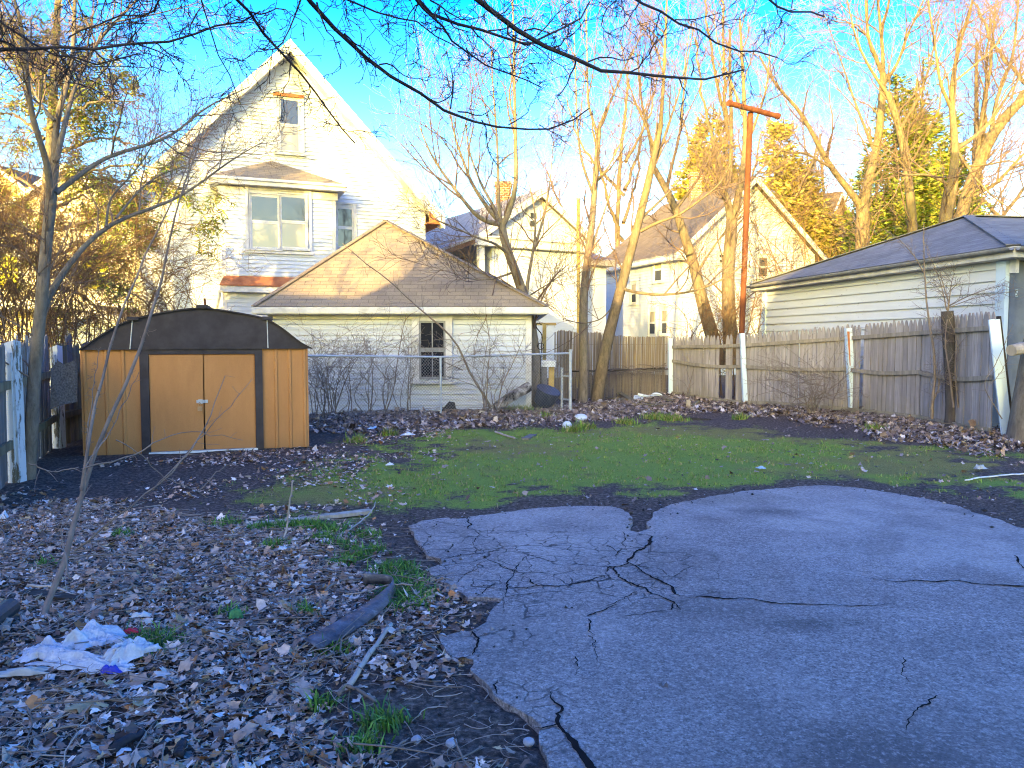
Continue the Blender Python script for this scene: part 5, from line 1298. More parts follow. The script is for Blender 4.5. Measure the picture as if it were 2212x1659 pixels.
# ------------------------------------------------------------------ shrubs, canes, saplings
def shrub(name, label, cat, limbs, levels, mat, seed, group=None, sides=5, base=None):
    T = Tree()
    for (pts, Y, r0, r1) in limbs: T.px(pts, Y, r0, r1, .004)
    b = T.P[0][0]; o = thing(name, label, cat, b, group)
    v, f = tube_arrays(np.stack(T.P), np.stack(T.R), sides); mesh_obj('stems', v, f, MT[mat], o, smooth=True, uv=False)
    v, f = merge_tubes(grow(T, levels, seed)); mesh_obj('twigs', v, f, MT[mat], o, uv=False)
    return o, T
TH_ = [lv(14, (.03, .09), (60, 90), rmax=.003, trop=.0, K=4, tmin=.1, rmin=.0014)]
SHR = [lv(8, (.3, .9), (25, 65), rmax=.007, trop=.05, K=6, rmin=.0026), lv(6, (.12, .4), (25, 70), rmax=.0045, trop=0., K=5, rmin=.0022)]
shrub('thorny_sapling', 'thin thorny sapling with two long stems before metal shed', 'sapling', [
    ([(74, 1392), (90, 1335), (108, 1277), (147, 1199), (173, 1112), (173, 1069), (185, 1005), (238, 907), (297, 767), (333, 673), (350, 609), (367, 500), (407, 367), (443, 267)], (4.05, 5.6), .02, .004),
    ([(176, 1060), (188, 935), (207, 871), (230, 781), (252, 697), (280, 627), (313, 553), (350, 483), (393, 400), (417, 317), (437, 267)], (4.6, 5.7), .012, .003),
    ([(180, 1030), (190, 925), (202, 830), (215, 760)], (4.65, 5.0), .006, .002)], TH_+[lv(3, (.02, .05), (50, 80), rmax=.002, trop=0, K=3, rmin=.0012)], 'cane', 81)
shrub('bare_sapling', 'leafless twiggy sapling stems crossing the shed doors', 'sapling', [
    ([(160, 1190), (260, 1110), (330, 1060), (395, 1000), (430, 950), (455, 905), (485, 812)], (4.4, 5.2), .007, .003),
    ([(330, 1060), (400, 985), (450, 925), (500, 875), (545, 818)], (4.75, 5.4), .005, .002),
    ([(250, 950), (300, 975), (340, 1020), (410, 1055), (450, 1075)], (4.8, 5.2), .004, .002),
    ([(185, 1010), (290, 985), (350, 945), (410, 930), (525, 953)], (4.6, 5.3), .006, .002),
    ([(180, 1015), (240, 930), (300, 803)], (4.6, 5.0), .005, .002),
    ([(430, 1060), (480, 1010), (530, 980)], (5.3, 5.6), .004, .002), ([(60, 1000), (110, 1020), (170, 1010)], (4.5, 4.6), .005, .003), ([(150, 1250), (130, 1140), (200, 1045)], (4.2, 4.6), .005, .002)],
    [lv(5, (.05, .2), (30, 60), rmax=.003, trop=.03, K=4, rmin=.0014)], 'cane', 82)
# stems and arching canes along the chain link fence
Yc_ = 15.6
shrub('arching_sapling', 'long arching bare sapling sweeping over the garage window', 'sapling', [
    ([(1060, 880), (1043, 850), (1030, 823), (1010, 805), (1000, 798), (1003, 775), (990, 733), (953, 702), (903, 669), (847, 606), (790, 572), (740, 526)], (15.7, 15.0), .03, .008),
    ([(1000, 800), (970, 786), (940, 775), (915, 770)], (15.6, 15.4), .012, .005)], SHR, 'cane', 83)
for i, (u0, pts, lab) in enumerate([
    (795, [(795, 905), (803, 870), (806, 815), (800, 750)], 'upright bare stem left of the garage window with snapped top'),
    (830, [(830, 900), (850, 850), (857, 790), (873, 690), (885, 675), (900, 673)], 'dark leaning stem just left of the garage window'),
    (720, [(720, 905), (735, 850), (760, 790), (800, 735)], 'bent bramble stem nearest metal shed corner'),
    (1075, [(1075, 878), (1085, 830), (1110, 780), (1135, 720)], 'upright shoot right of the garage window'),
    (878, [(878, 905), (881, 860), (885, 800), (890, 740)], 'thin straight stem by the chain link middle post'),
    (1050, [(1050, 880), (1053, 800), (1060, 740), (1050, 690)], 'slim pale shoot growing by arching sapling base')]):
    L_ = [(pts, (Yc_, Yc_-.2), .016, .005)]
    r = np.random.default_rng(90+i)
    for k in range(4): L_.append(([(u0+r.normal(0, 8), 900), (u0+r.normal(0, 18), 840+r.normal(0, 15)), (u0+r.normal(0, 40), 780+r.normal(0, 25)), (u0+r.normal(0, 70), 720+r.normal(0, 40))], (Yc_+r.normal(0, .2), Yc_+r.normal(0, .3)), .009, .003))
    shrub('bare_shrub', lab, 'shrub', L_, SHR, 'cane', 95+i, 'leafless shrubs tangled in the chain link fence')
L_ = []
r = np.random.default_rng(120)
for k in range(16):
    u = r.uniform(670, 760); L_.append(([(u, 905), (u+r.normal(0, 15), 850), (u+r.normal(0, 40), 790+r.normal(0, 15)), (u+r.normal(10, 70), 770+r.normal(0, 40))], (15.0+r.normal(0, .2), 15.0+r.normal(0, .3)), .011, .003))
shrub('bramble_thicket', 'dense tangle of bare bramble canes right of the metal shed', 'shrub', L_, SHR, 'cane', 121)
L_ = []
for k in range(14):
    u = 1765+r.normal(0, 15); L_.append(([(u, 905), (u+r.normal(0, 25), 870), (u+r.normal(0, 55), 830+r.normal(0, 15)), (u+r.normal(-10, 80), 800+r.normal(0, 40))], (15.6+r.normal(0, .2), 15.3+r.normal(0, .3)), .01, .003))
shrub('bramble_thicket', 'twiggy brown bush growing against middle of picket fence', 'shrub', L_, SHR, 'cane', 122)
shrub('bare_sapling', 'lone thorny sapling rising before the mossy garage roof', 'sapling', [([(2012, 905), (2018, 820), (2020, 760), (2003, 680), (1998, 620), (1996, 570), (1995, 480)], 13.1, .03, .008), ([(1996, 590), (1975, 550), (1940, 515), (1910, 495)], (13.1, 12.8), .012, .004), ([(2015, 870), (2030, 830), (2022, 790)], 13.1, .014, .005)], [lv(16, (.1, .5), (35, 75), rmax=.006, trop=.05, K=5, rmin=.002), lv(4, (.05, .2), (30, 70), rmax=.003, trop=0, K=4, rmin=.002)], 'cane', 123)
shrub('bare_sapling', 'spindly sapling near the white post at fence corner', 'sapling', [([(1479, 876), (1490, 830), (1500, 790), (1520, 745)], 19.0, .014, .004), ([(1490, 835), (1515, 815)], 19.0, .007, .003)], SHR, 'cane', 124)
shrub('bare_sapling', 'thin sapling leaning over the picket fence end', 'sapling', [([(2165, 905), (2120, 830), (2150, 790), (2190, 700)], (11.3, 11.2), .009, .003), ([(2140, 830), (2165, 800), (2180, 770)], (11.3, 11.3), .006, .003)], [lv(6, (.1, .3), (30, 60), rmax=.004, trop=.03, K=4, rmin=.0015)], 'cane', 125)
# tangled orange brush beyond the left plank fence
for i, (u, v, Y, hpx, sp_, lab) in enumerate([(30, 720, 12.0, 300, 90, 'tall tangled brush beyond plank fence at far left edge'), (130, 720, 13.5, 230, 110, 'orange lit tangled brush right behind the peeling posts'), (230, 700, 16.0, 210, 130, 'wide tangle of sunlit brush left of metal shed roof'), (330, 690, 18.5, 160, 110, 'sunlit brush between shed roof and gabled house'), (-60, 760, 11.0, 450, 120, 'dark tall brush partly outside the left edge')]):
    L_ = []
    for k in range(22):
        uu = u+r.normal(0, sp_*.35); L_.append(([(uu, v+120), (uu+r.normal(0, sp_*.3), v-hpx*.2), (uu+r.normal(0, sp_*.6), v-hpx*.55), (uu+r.normal(0, sp_), v-hpx*r.uniform(.7, 1.15))], (Y+r.normal(0, .4), Y+r.normal(0, .8)), .014, .004))
    shrub('tangled_brush', lab, 'shrub', L_, [lv(9, (.5, 1.6), (25, 70), rmax=.009, trop=.03, K=6, rmin=.0035), lv(6, (.25, .8), (25, 75), rmax=.006, trop=0., K=5, rmin=.003)], 'twig_orange', 130+i, 'brush beyond the plank fence')
# brush around the far houses
for i, (u, v, Y, hpx, sp_, lab) in enumerate([(1560, 735, 21.0, 95, 60, 'orange brush at the foot of sunlit trunks behind picket fence'), (1690, 600, 28.0, 200, 90, 'sunlit thicket crowding corner house right windows'), (1800, 560, 31.0, 170, 90, 'golden thicket behind weathered garage roof edge')]):
    L_ = []
    for k in range(13):
        uu = u+r.normal(0, sp_*.5); L_.append(([(uu, v+120), (uu+r.normal(0, sp_*.2), v), (uu+r.normal(0, sp_*.5), v-hpx*.5), (uu+r.normal(0, sp_), v-hpx*r.uniform(.7, 1.1))], (Y+r.normal(0, .6), Y+r.normal(0, 1)), .02, .005))
    shrub('tangled_brush', lab, 'shrub', L_, [lv(9, (.5, 1.8), (25, 70), rmax=.011, trop=.05, K=6, rmin=.005), lv(6, (.25, .9), (25, 75), rmax=.007, trop=0., K=5, rmin=.0045)], 'twig_orange', 140+i, 'sunlit brush around the far houses')
# mossy trunk at the right edge with sawn stub
qb = np.array((7.72, 11.4, 0)); qb[2] = float(gh(qb[0], qb[1]))-.1
T = Tree(); T.w([qb, qb+(.03, 0, .6), qb+(.16, 0, 1.4), qb+(.3, 0, 2.6), qb+(.8, 0, 5), qb+(1.6, .3, 9)], .33, .16)
T.w([qb+(.75, 0, 4.6), qb+(2, .3, 6.2), qb+(3, .2, 8.5)], .1, .04)
et, _ = make_tree('mossy_tree', 'mossy trunk with pale sawn stub at the right edge', 'tree', T, [lv(5, (1, 2.4), (25, 55), rmax=.03, trop=.15, K=6, S=4, tmin=.72, rmin=.004)], 'bark', 'twig', 151)
m = MB(); sa = at(2212, 752, 11.05); sb_ = at(2184, 757, 10.95); m.tube([sa+(.1, .2, 0), (sa+sb_)/2, sb_], [.09, .085, .08], 10)
m.build('sawn_stub', MT['plank'], et)

# ------------------------------------------------------------------ leaf litter, grass, twigs on the ground (uncountable)
OUT = [(0, 1.0), (.09, .66), (.17, .85), (.26, .6), (.36, .9), (.45, .45), (.5, .3), (.55, .5), (.65, .85), (.75, .62), (.84, .92), (.92, .64)]
def leaf_mesh(name, label, X, Y, size, pal, seed, lift=.012, tilt=.3, curl=.3):
    r = np.random.default_rng(seed); n = len(X); K = len(OUT)
    an = np.array([o[0]*2*np.pi for o in OUT]); ra = np.array([o[1] for o in OUT])
    asp = r.uniform(.45, 1.0, (n, 1)); rj = ra[None]*(1+r.normal(0, .1, (n, K))); S = size*r.lognormal(0, .35, (n, 1))
    lx = np.cos(an)[None]*rj*S; ly = np.sin(an)[None]*rj*S*asp
    cu = r.normal(curl*.5, curl, (n, 1)); cv = r.normal(0, curl, (n, 1))
    lz = (cu*lx**2+cv*ly**2)/S+r.normal(0, .07, (n, K))*S
    P = np.concatenate([np.zeros((n, 1, 3)), np.stack([lx, ly, lz], -1)], 1)
    a = r.uniform(0, 6.283, n); tx, ty = r.normal(0, tilt, n), r.normal(0, tilt, n)
    def rot(P, ax, th):
        c, s = np.cos(th)[:, None], np.sin(th)[:, None]; i, j = [(1, 2), (2, 0), (0, 1)][ax]
        Q = P.copy(); Q[..., i] = c*P[..., i]-s*P[..., j]; Q[..., j] = s*P[..., i]+c*P[..., j]; return Q
    P = rot(rot(rot(P, 0, tx), 1, ty), 2, a)
    P -= np.array((0, 0, 1))*np.minimum(P[..., 2].min(1), 0)[:, None, None]*.75
    P[..., 0] += X[:, None]; P[..., 1] += Y[:, None]; P[..., 2] += (gh(X, Y)+np.abs(r.normal(0, lift, n)))[:, None]
    tri = np.array([(0, 1+k, 1+(k+1) % K) for k in range(K)])
    Fc = (np.arange(n)[:, None, None]*(K+1)+tri[None]).reshape(-1, 3)
    pal = np.array(pal); w = np.array([p[3] for p in pal]); ci = r.choice(len(pal), n, p=w/w.sum())
    c = pal[ci, :3]*r.uniform(.7, 1.3, (n, 1))
    o = mesh_obj(name, P.reshape(-1, 3), Fc, MT['leaf'], cols=np.repeat(c, K+1, 0), uv=False)
    return tag(o, label, 'leaves', kind='stuff')
PALN = [(.58, .44, .345, 4), (.44, .305, .225, 5), (.28, .18, .13, 4), (.12, .078, .056, 2.5), (.72, .62, .54, 2.6), (.46, .2, .07, .8), (.5, .34, .17, 1)]
def scatter(n, x0, x1, y0, y1, keep, seed):
    r = np.random.default_rng(seed); X, Y = r.uniform(x0, x1, n), r.uniform(y0, y1, n); k = r.random(n) < keep(X, Y); return X[k], Y[k]
_, _l, _ = masks(np.zeros(1), np.zeros(1)+5)
X, Y = scatter(60000, -4.6, .2, 1.7, 7.6, lambda x, y: np.clip(sstep(-.3, .25, polyd(x, y, LEAFY)+(vnoise(x, y, .4, 61)-.5)*.7)*(.45+.75*vnoise(x, y, .5, 62)), 0, 1), 201)
leaf_mesh('leaf_litter', 'thick dry brown leaf litter covering the left foreground', X, Y, .024, PALN, 202)
X, Y = scatter(20000, -5.2, -1.0, 6.0, 14, lambda x, y: .5*sstep(-.1, .3, vnoise(x, y, .7, 64)-.45)*(1-inside(x, y, [tuple(pA), tuple(pB), (pB[0]-.7, pB[1]+2.5), (pA[0]-.7, pA[1]+2.5)])), 203)
leaf_mesh('leaf_litter', 'sparse leaves on bare soil in front of metal shed', X, Y, .026, PALN, 204)
X, Y = scatter(45000, -4.0, 4.3, 11.5, 19.6, lambda x, y: sstep(1.9, .7, segdist(x, y, FENCE_BACK)+(vnoise(x, y, .5, 65)-.5)*1.3), 205)
PALF = [(.42, .34, .3, 3), (.3, .225, .19, 4), (.18, .13, .11, 4), (.56, .5, .46, 1.6), (.08, .055, .045, 2)]
leaf_mesh('leaf_litter', 'drift of fallen leaves along the chain link fence', X, Y, .04, PALF, 206, .02, .5)
X, Y = scatter(42000, 3.0, 8.4, 10, 20, lambda x, y: sstep(1.8, .8, segdist(x, y, FENCE_RIGHT)+(vnoise(x, y, .5, 66)-.5)*1.2), 207)
leaf_mesh('leaf_litter', 'drift of fallen leaves along foot of the picket fence', X, Y, .038, PALF, 208, .02, .5)
X, Y = scatter(4000, -3, 8, 5.5, 14, lambda x, y: .35*~inside(x, y, ASPH), 209)
leaf_mesh('leaf_litter', 'scattered single leaves on the mossy lawn', X, Y, .024, PALF, 210)
def grass_mesh(name, label, X, Y, h, pal, seed, w=.004, lean=.5):
    r = np.random.default_rng(seed); n = len(X); a = r.uniform(0, 6.283, n); H_ = h*r.lognormal(0, .35, n); ln = r.normal(0, lean, n)*H_; la = r.uniform(0, 6.283, n)
    z = gh(X, Y); dx, dy = np.cos(a)*w, np.sin(a)*w
    ex, ey = np.cos(la)*ln, np.sin(la)*ln
    P = np.stack([np.stack([X-dx, Y-dy, z-.005], -1), np.stack([X+dx, Y+dy, z-.005], -1), np.stack([X+ex*.35+dx*.8, Y+ey*.35+dy*.8, z+H_*.6], -1), np.stack([X+ex*.35-dx*.8, Y+ey*.35-dy*.8, z+H_*.6], -1), np.stack([X+ex, Y+ey, z+H_*.95], -1)], 1)
    b = np.arange(n)[:, None]*5
    Fc = np.concatenate([b+np.array([[0, 1, 2]]), b+np.array([[0, 2, 3]]), b+np.array([[3, 2, 4]])], 1).reshape(-1, 3)
    pal = np.array(pal); w_ = pal[:, 3]/pal[:, 3].sum(); c = pal[r.choice(len(pal), n, p=w_), :3]*r.uniform(.7, 1.3, (n, 1))
    return tag(mesh_obj(name, P.reshape(-1, 3), Fc, MT['blade'], cols=np.repeat(c, 5, 0), uv=False), label, 'grass', kind='stuff')
GP = [(.13, .22, .035, 3), (.18, .29, .05, 2.5), (.09, .15, .03, 2), (.26, .25, .07, 2.5), (.3, .25, .13, 1.5)]
X, Y = scatter(110000, -3.5, 9, 6, 15, lambda x, y: masks(x, y)[0]*(.08+.92*masks(x, y)[2])*sstep(.3, .65, vnoise(x, y, .16, 91)), 211)
grass_mesh('lawn_grass', 'short bright green grass growing over the mossy lawn', X, Y, .022, GP, 212, .0045)
def clumps(px, n, spread, seed):
    r = np.random.default_rng(seed); Xs, Ys = [], []
    for (u, v, k) in px:
        c = flat(u, v); m_ = int(n*k); Xs.append(c[0]+r.normal(0, spread*math.sqrt(k), m_)); Ys.append(c[1]+r.normal(0, spread*math.sqrt(k)*.8, m_))
    return np.concatenate(Xs), np.concatenate(Ys)
tufts = [(600, 1145, 1), (650, 1140, 1), (690, 1145, 1.2), (720, 1150, 1), (560, 1150, .6), (490, 1140, .8), (700, 1170, .7), (740, 1185, .6), (790, 1160, .6), (850, 1240, 1), (865, 1265, 1.2), (880, 1290, 1.2), (870, 1315, .8), (840, 1300, .5), (330, 1410, .8), (320, 1425, .8), (505, 1345, .3), (830, 1565, .5), (860, 1230, .6), (590, 1190, .5), (740, 1225, .5), (770, 1210, .5), (800, 1195, .5), (260, 1165, .3), (660, 1340, .2), (780, 1620, .4), (100, 1230, .3), (690, 1530, .2), (720, 1420, .3)]
X, Y = clumps(tufts, 420, .07, 213)
grass_mesh('grass_tufts', 'small green weed tufts along the leaf litter edge', X, Y, .045, [(.08, .2, .03, 3), (.13, .27, .05, 2), (.06, .14, .05, 2)], 214, .005, .8)
X, Y = clumps([(1110, 893, 2.5), (1125, 895, 2), (1095, 890, 1.5), (1420, 905, 1.2), (1450, 908, 1), (1350, 915, .6), (1240, 930, .6), (1180, 905, .6), (1265, 925, .5), (1600, 905, .4), (1890, 930, .5), (2050, 900, .5), (770, 955, .4), (840, 940, .4)], 380, .12, 215)
grass_mesh('grass_tufts', 'green weed clumps near chain link and reed fences', X, Y, .09, GP, 216, .008, .8)
def stick_mesh(name, label, X, Y, L, rad, mat, seed, lift=.02):
    r = np.random.default_rng(seed); n = len(X); a = r.uniform(0, 6.283, n); ln = r.lognormal(0, .5, n)*L; K = 5; t = np.linspace(-.5, .5, K)
    bend = r.normal(0, .18, (n, 1))*ln[:, None]; q = (t**2)[None]*4*bend
    px_ = X[:, None]+np.cos(a)[:, None]*t*ln[:, None]-np.sin(a)[:, None]*q; py = Y[:, None]+np.sin(a)[:, None]*t*ln[:, None]+np.cos(a)[:, None]*q
    pz = gh(px_, py)+np.abs(r.normal(lift, lift*.6, (n, 1)))+(r.normal(0, .09, (n, 1))*t)*ln[:, None]; pz = np.maximum(pz, gh(px_, py)+.002)
    P = np.stack([px_, py, pz], -1); Rr = np.repeat(rad*r.lognormal(0, .35, (n, 1)), K, 1)*np.linspace(1.2, .6, K)
    v, f = tube_arrays(P, Rr, 4); return tag(mesh_obj(name, v, f, MT[mat], uv=False), label, 'twigs', kind='stuff')
MT['straw'] = mnoise('dead_straw', [(.3, (.2, .16, .13)), (.7, (.46, .4, .34))], 2, bump=0)
X, Y = scatter(9000, -4.4, .3, 1.8, 7.2, lambda x, y: sstep(-.5, .2, polyd(x, y, LEAFY))*(.2+.8*vnoise(x, y, .6, 67)), 220)
stick_mesh('twig_litter', 'fine dead stalks and pine straw over the leaf litter', X, Y, .11, .0016, 'straw', 221, .025)
X, Y = scatter(900, -4.4, .4, 1.9, 7.2, lambda x, y: sstep(-.6, .1, polyd(x, y, LEAFY)), 222)
stick_mesh('twig_litter', 'loose grey twigs lying among the foreground leaves', X, Y, .3, .003, 'cane', 223, .03)
X, Y = scatter(1500, -1.5, .8, 1.9, 5.2, lambda x, y: .5*(~inside(x, y, ASPH)), 224)
stick_mesh('twig_litter', 'short stalks on dark soil beside broken asphalt edge', X, Y, .09, .0018, 'straw', 225, .008)
X, Y = scatter(3000, -4, 8, 12, 19, lambda x, y: sstep(1.5, .4, np.minimum(segdist(x, y, FENCE_BACK), segdist(x, y, FENCE_RIGHT))), 226)
stick_mesh('twig_litter', 'dead stalks tangled in leaves along the fences', X, Y, .4, .004, 'cane', 227, .06)
# crumbs of gravel along the asphalt edge
def pebbles(name, label, X, Y, size, pal, seed):
    r = np.random.default_rng(seed); n = len(X); b = np.array([(1, 0, 0), (-1, 0, 0), (0, 1, 0), (0, -1, 0), (0, 0, 1), (0, 0, -1)], float)
    tri = np.array([(0, 2, 4), (2, 1, 4), (1, 3, 4), (3, 0, 4), (2, 0, 5), (1, 2, 5), (3, 1, 5), (0, 3, 5)])
    S = size*r.lognormal(0, .5, (n, 1, 1)); P = b[None]*S*r.uniform(.6, 1.2, (n, 6, 1))*np.array((1, 1, .7)); a = r.uniform(0, 6.28, n); c, s = np.cos(a)[:, None], np.sin(a)[:, None]
    Q = P.copy(); Q[..., 0] = c*P[..., 0]-s*P[..., 1]; Q[..., 1] = s*P[..., 0]+c*P[..., 1]
    zz = np.where(inside(X, Y, ASPH), .02, gh(X, Y)); Q += np.stack([X, Y, zz], -1)[:, None]+np.array((0, 0, 1))*S*.3
    Fc = (np.arange(n)[:, None, None]*6+tri[None]).reshape(-1, 3); pal = np.array(pal); cc = pal[r.integers(0, len(pal), n)]
    return tag(mesh_obj(name, Q.reshape(-1, 3), Fc, MT['leaf'], cols=np.repeat(cc, 6, 0), uv=False), label, 'gravel', kind='stuff')
X, Y = scatter(9000, -1.6, 6, 2, 8.5, lambda x, y: .6*sstep(.55, 0., np.abs(polyd(x, y, ASPH)+.15)), 230)
pebbles('gravel_crumbs', 'loose crumbs of asphalt and grit along the driveway edge', X, Y, .007, [(.03, .027, .025), (.06, .055, .05), (.14, .13, .13), (.3, .3, .31), (.02, .018, .016)], 231)
# ------------------------------------------------------------------ single bits of rubbish and debris
def sheet_obj(name, m, par, fn, nu, nv, smooth=True):
    V = [fn(i/(nu-1), j/(nv-1)) for j in range(nv) for i in range(nu)]
    Fc = [(j*nu+i, j*nu+i+1, (j+1)*nu+i+1, (j+1)*nu+i) for j in range(nv-1) for i in range(nu-1)]
    return mesh_obj(name, V, Fc, m, par, smooth=smooth)
def single(name, label, cat, mb, mat, loc, smooth=False):
    o = mb.build(name, mat if not isinstance(mat, str) else MT[mat], None, loc, smooth); return tag(o, label, cat)
def _bag():
    t = NT('thin_white_plastic'); n = t.noise(t.coord('Object'), 22, 6, .7, .6)
    m = t.done(t.ramp(n, [(.3, (.5, .53, .6)), (.65, (.82, .84, .88))]), .28, t.bump(n, .6, .015), .6)
    t.b.inputs['Transmission Weight'].default_value = .25; t.b.inputs['IOR'].default_value = 1.1
    return m
MT['bag'] = _bag()
c0 = G(170, 1425)
bag = thing('plastic_bag', 'torn crumpled white plastic bag lying in leaves at lower left', 'bag', c0)
r = np.random.default_rng(301)
def lump(cx, cy, rx, ry, h, an, seed, hole=None):
    ca, sa = math.cos(an), math.sin(an)
    def fn(u, v):
        a = (u*2-1); b = (v*2-1); edge = 1-max(abs(a), abs(b))**3
        q = .62+.7*float(vnoise(a*2+seed, b*2, .5, seed)); x, y = a*rx*q, b*ry*q
        X, Y = cx+ca*x-sa*y, cy+sa*x+ca*y
        ridge = abs(float(vnoise(a*1.4+b*2.5+seed, b*.6, .22, seed+2))-.5)*2
        r2 = abs(float(vnoise(a*1.1-b*1.9+seed*3, a*.8+b*.5, .13, seed+8))-.5)*2
        return (X, Y, float(gh(X, Y))+.03+h*edge*(.12+1.0*float(vnoise(a, b, .55, seed+5))**1.6)+(.022*(1-ridge)+.012*(1-r2))*(.3+.7*edge)*min(1, h/.08))
    return fn
for i, (u, v, rx, ry, h, an) in enumerate([(200, 1402, .13, .085, .1, .5), (100, 1428, .1, .065, .08, .2), (165, 1446, .2, .05, .05, -.15), (280, 1432, .05, .13, .07, -.6), (235, 1460, .1, .03, .03, .1)]):
    c = G(u, v); sheet_obj('fold', MT['bag'], bag, lump(c[0], c[1], rx, ry, h, an, 311+i*7), 46, 34)
m = MB(); c = G(240, 1466); 
sheet_obj('blue_print', mplain('blue_print', (.04, .05, .4), .4), bag, lump(c[0], c[1], .045, .018, .035, .1, 371), 12, 8)
def crumple(name, label, cat, u, v, rx, ry, h, mat, seed, an=.3):
    c = G(u, v); V = []; fn = lump(c[0], c[1], rx, ry, h, an, seed); nu, nv = 14, 12
    V = [fn(i/(nu-1), j/(nv-1)) for j in range(nv) for i in range(nu)]
    Fc = [(j*nu+i, j*nu+i+1, (j+1)*nu+i+1, (j+1)*nu+i) for j in range(nv-1) for i in range(nu-1)]
    o = mesh_obj(name, V, Fc, mat, None, c, smooth=True); return tag(o, label, cat)
white = mplain('dirty_white_plastic', (.6, .63, .65), .5, .4); paleblue = mplain('pale_blue_plastic', (.35, .5, .62), .5, .4)
crumple('torn_wrapper', 'bright red torn wrapper scrap behind the plastic bag', 'wrapper', 281, 1380, .045, .02, .03, mplain('red_wrapper', (.6, .02, .05), .5), 401)
crumple('paper_scrap', 'pale torn paper strip at the left of plastic bag', 'paper', 45, 1470, .1, .03, .03, mplain('pale_paper', (.45, .43, .38), .8), 402, .3)
crumple('paper_scrap', 'white folded carton scrap above the plastic bag', 'paper', 303, 1342, .045, .02, .025, mplain('white_card', (.6, .58, .54), .8), 403)
crumple('paper_scrap', 'white rag scrap caught by tufts below pale plank', 'paper', 610, 1195, .03, .025, .03, white, 404)
crumple('foil_wrapper', 'striped candy wrapper in foreground leaves near bottom left', 'wrapper', 366, 1694-1694+1690-1690+1696-6-0 if False else 1690-1690+1575, .04, .012, .02, mplain('silver_foil', (.5, .5, .55), .3, .6), 405)
crumple('plastic_scrap', 'pale blue plastic scrap in leaves near chain link fence', 'litter', 805, 931, .09, .05, .06, paleblue, 406)
crumple('plastic_scrap', 'flat white scrap lying left of chain link middle post', 'litter', 880, 944, .11, .04, .04, white, 407)
crumple('plastic_scrap', 'tiny pale scrap on moss at the right side of lawn', 'litter', 1644, 1017, .05, .03, .03, paleblue, 408)
crumple('plastic_scrap', 'small white scrap near dark soil before metal shed', 'litter', 842, 1010+0, .05, .025, .03, white, 409)
crumple('crushed_cup', 'crushed white cup at the far left edge', 'cup', 6, 1128, .035, .035, .06, white, 410)
crumple('crumpled_bag', 'clear crumpled wrapper on lawn above white string', 'wrapper', 2118, 1018, .07, .04, .05, mplain('clear_film', (.4, .42, .4), .3, .5), 411)
crumple('dead_leaf', 'single curled dead leaf on open asphalt near bottom', 'leaf', 1432, 1503, .022, .03, .035, mplain('grey_dead_leaf', (.16, .13, .12), .8, var=.5), 412, 1.0)
crumple('dead_leaf', 'dark curled leaf beside asphalt crack at centre', 'leaf', 1228, 1331, .035, .012, .03, mplain('dark_dead_leaf', (.05, .035, .025), .7, var=.5), 413, -.2)
crumple('dead_leaf', 'brown curled leaf on the dark soil left of asphalt', 'leaf', 1030, 1338, .035, .01, .02, mplain('brown_dead_leaf', (.2, .15, .13), .8), 414, .1)
crumple('green_weed', 'bright green crinkled weed rosette among dead leaves', 'weed', 510, 1345, .04, .03, .045, mplain('weed_leaf', (.05, .2, .07), .6, var=.4, sc=30), 415)
for (u, v, s, lab) in ((955, 1389, .02, 'grey stone on soil left of broken asphalt tip'), (1142, 1608, .022, 'grey stone wedged at the asphalt edge near bottom'), (975, 1612, .025, 'pale stone on dark soil near bottom'), (900, 1602, .022, 'white flat stone on soil left of pale stone'), (862, 1415, .02, 'small pale stone by the white dusty patch')):
    c = G(u, v); bm = bmesh.new(); bmesh.ops.create_icosphere(bm, subdivisions=2, radius=s)
    for q in bm.verts: q.co *= .8+.45*float(vnoise(q.co.x*3+u, q.co.y*3+q.co.z*2, .04, 9)); q.co.z *= .7
    V = [np.array(q.co)+c+(0, 0, s*.4) for q in bm.verts]; Fc = [tuple(x.index for x in f.verts) for f in bm.faces]; bm.free()
    tag(mesh_obj('stone', V, Fc, mplain('grey_stone', (.33, .34, .36), .9, var=.2), None, c), lab, 'stone')
# black plastic edging strip, curling round on itself
path = [(690, 1423), (725, 1406), (760, 1386), (795, 1362), (825, 1338), (847, 1312), (857, 1290), (852, 1281), (835, 1278), (808, 1278), (785, 1277)]
pts = resample([G(u, v) for u, v in path], 34); K = len(pts); V = []
for i, p in enumerate(pts):
    t = i/(K-1); d = pts[min(i+1, K-1)]-pts[max(i-1, 0)]; d /= np.linalg.norm(d); nr = np.array((-d[1], d[0], 0)); tilt = R(14+70*float(sstep(.55, .85, t)))
    up = nr*math.cos(tilt)+np.array((0, 0, 1))*math.sin(tilt); w = .105-.045*float(sstep(.5, .75, t))
    V += [p+(0, 0, .05), p+up*w*.5+np.array((0, 0, .058)), p+up*w+np.array((0, 0, .055)), ]
    V[-1] = V[-1]+np.array((0, 0, .01*math.sin(t*7)))
Fc = [(3*i+k, 3*i+3+k, 3*i+4+k, 3*i+1+k) for i in range(K-1) for k in (0, 1)]
eb = mesh_obj('edging_strip', V, Fc, mnoise('dusty_black_plastic', [(.35, (.04, .04, .046)), (.6, (.11, .11, .125)), (.75, (.25, .25, .26))], 14, rough=.55, bump=.4), None, G(780, 1360), smooth=True)
so_ = eb.modifiers.new('thick', 'SOLIDIFY'); so_.thickness = .006
tag(eb, 'black curled plastic edging strip lying on the leaf litter', 'plastic strip')
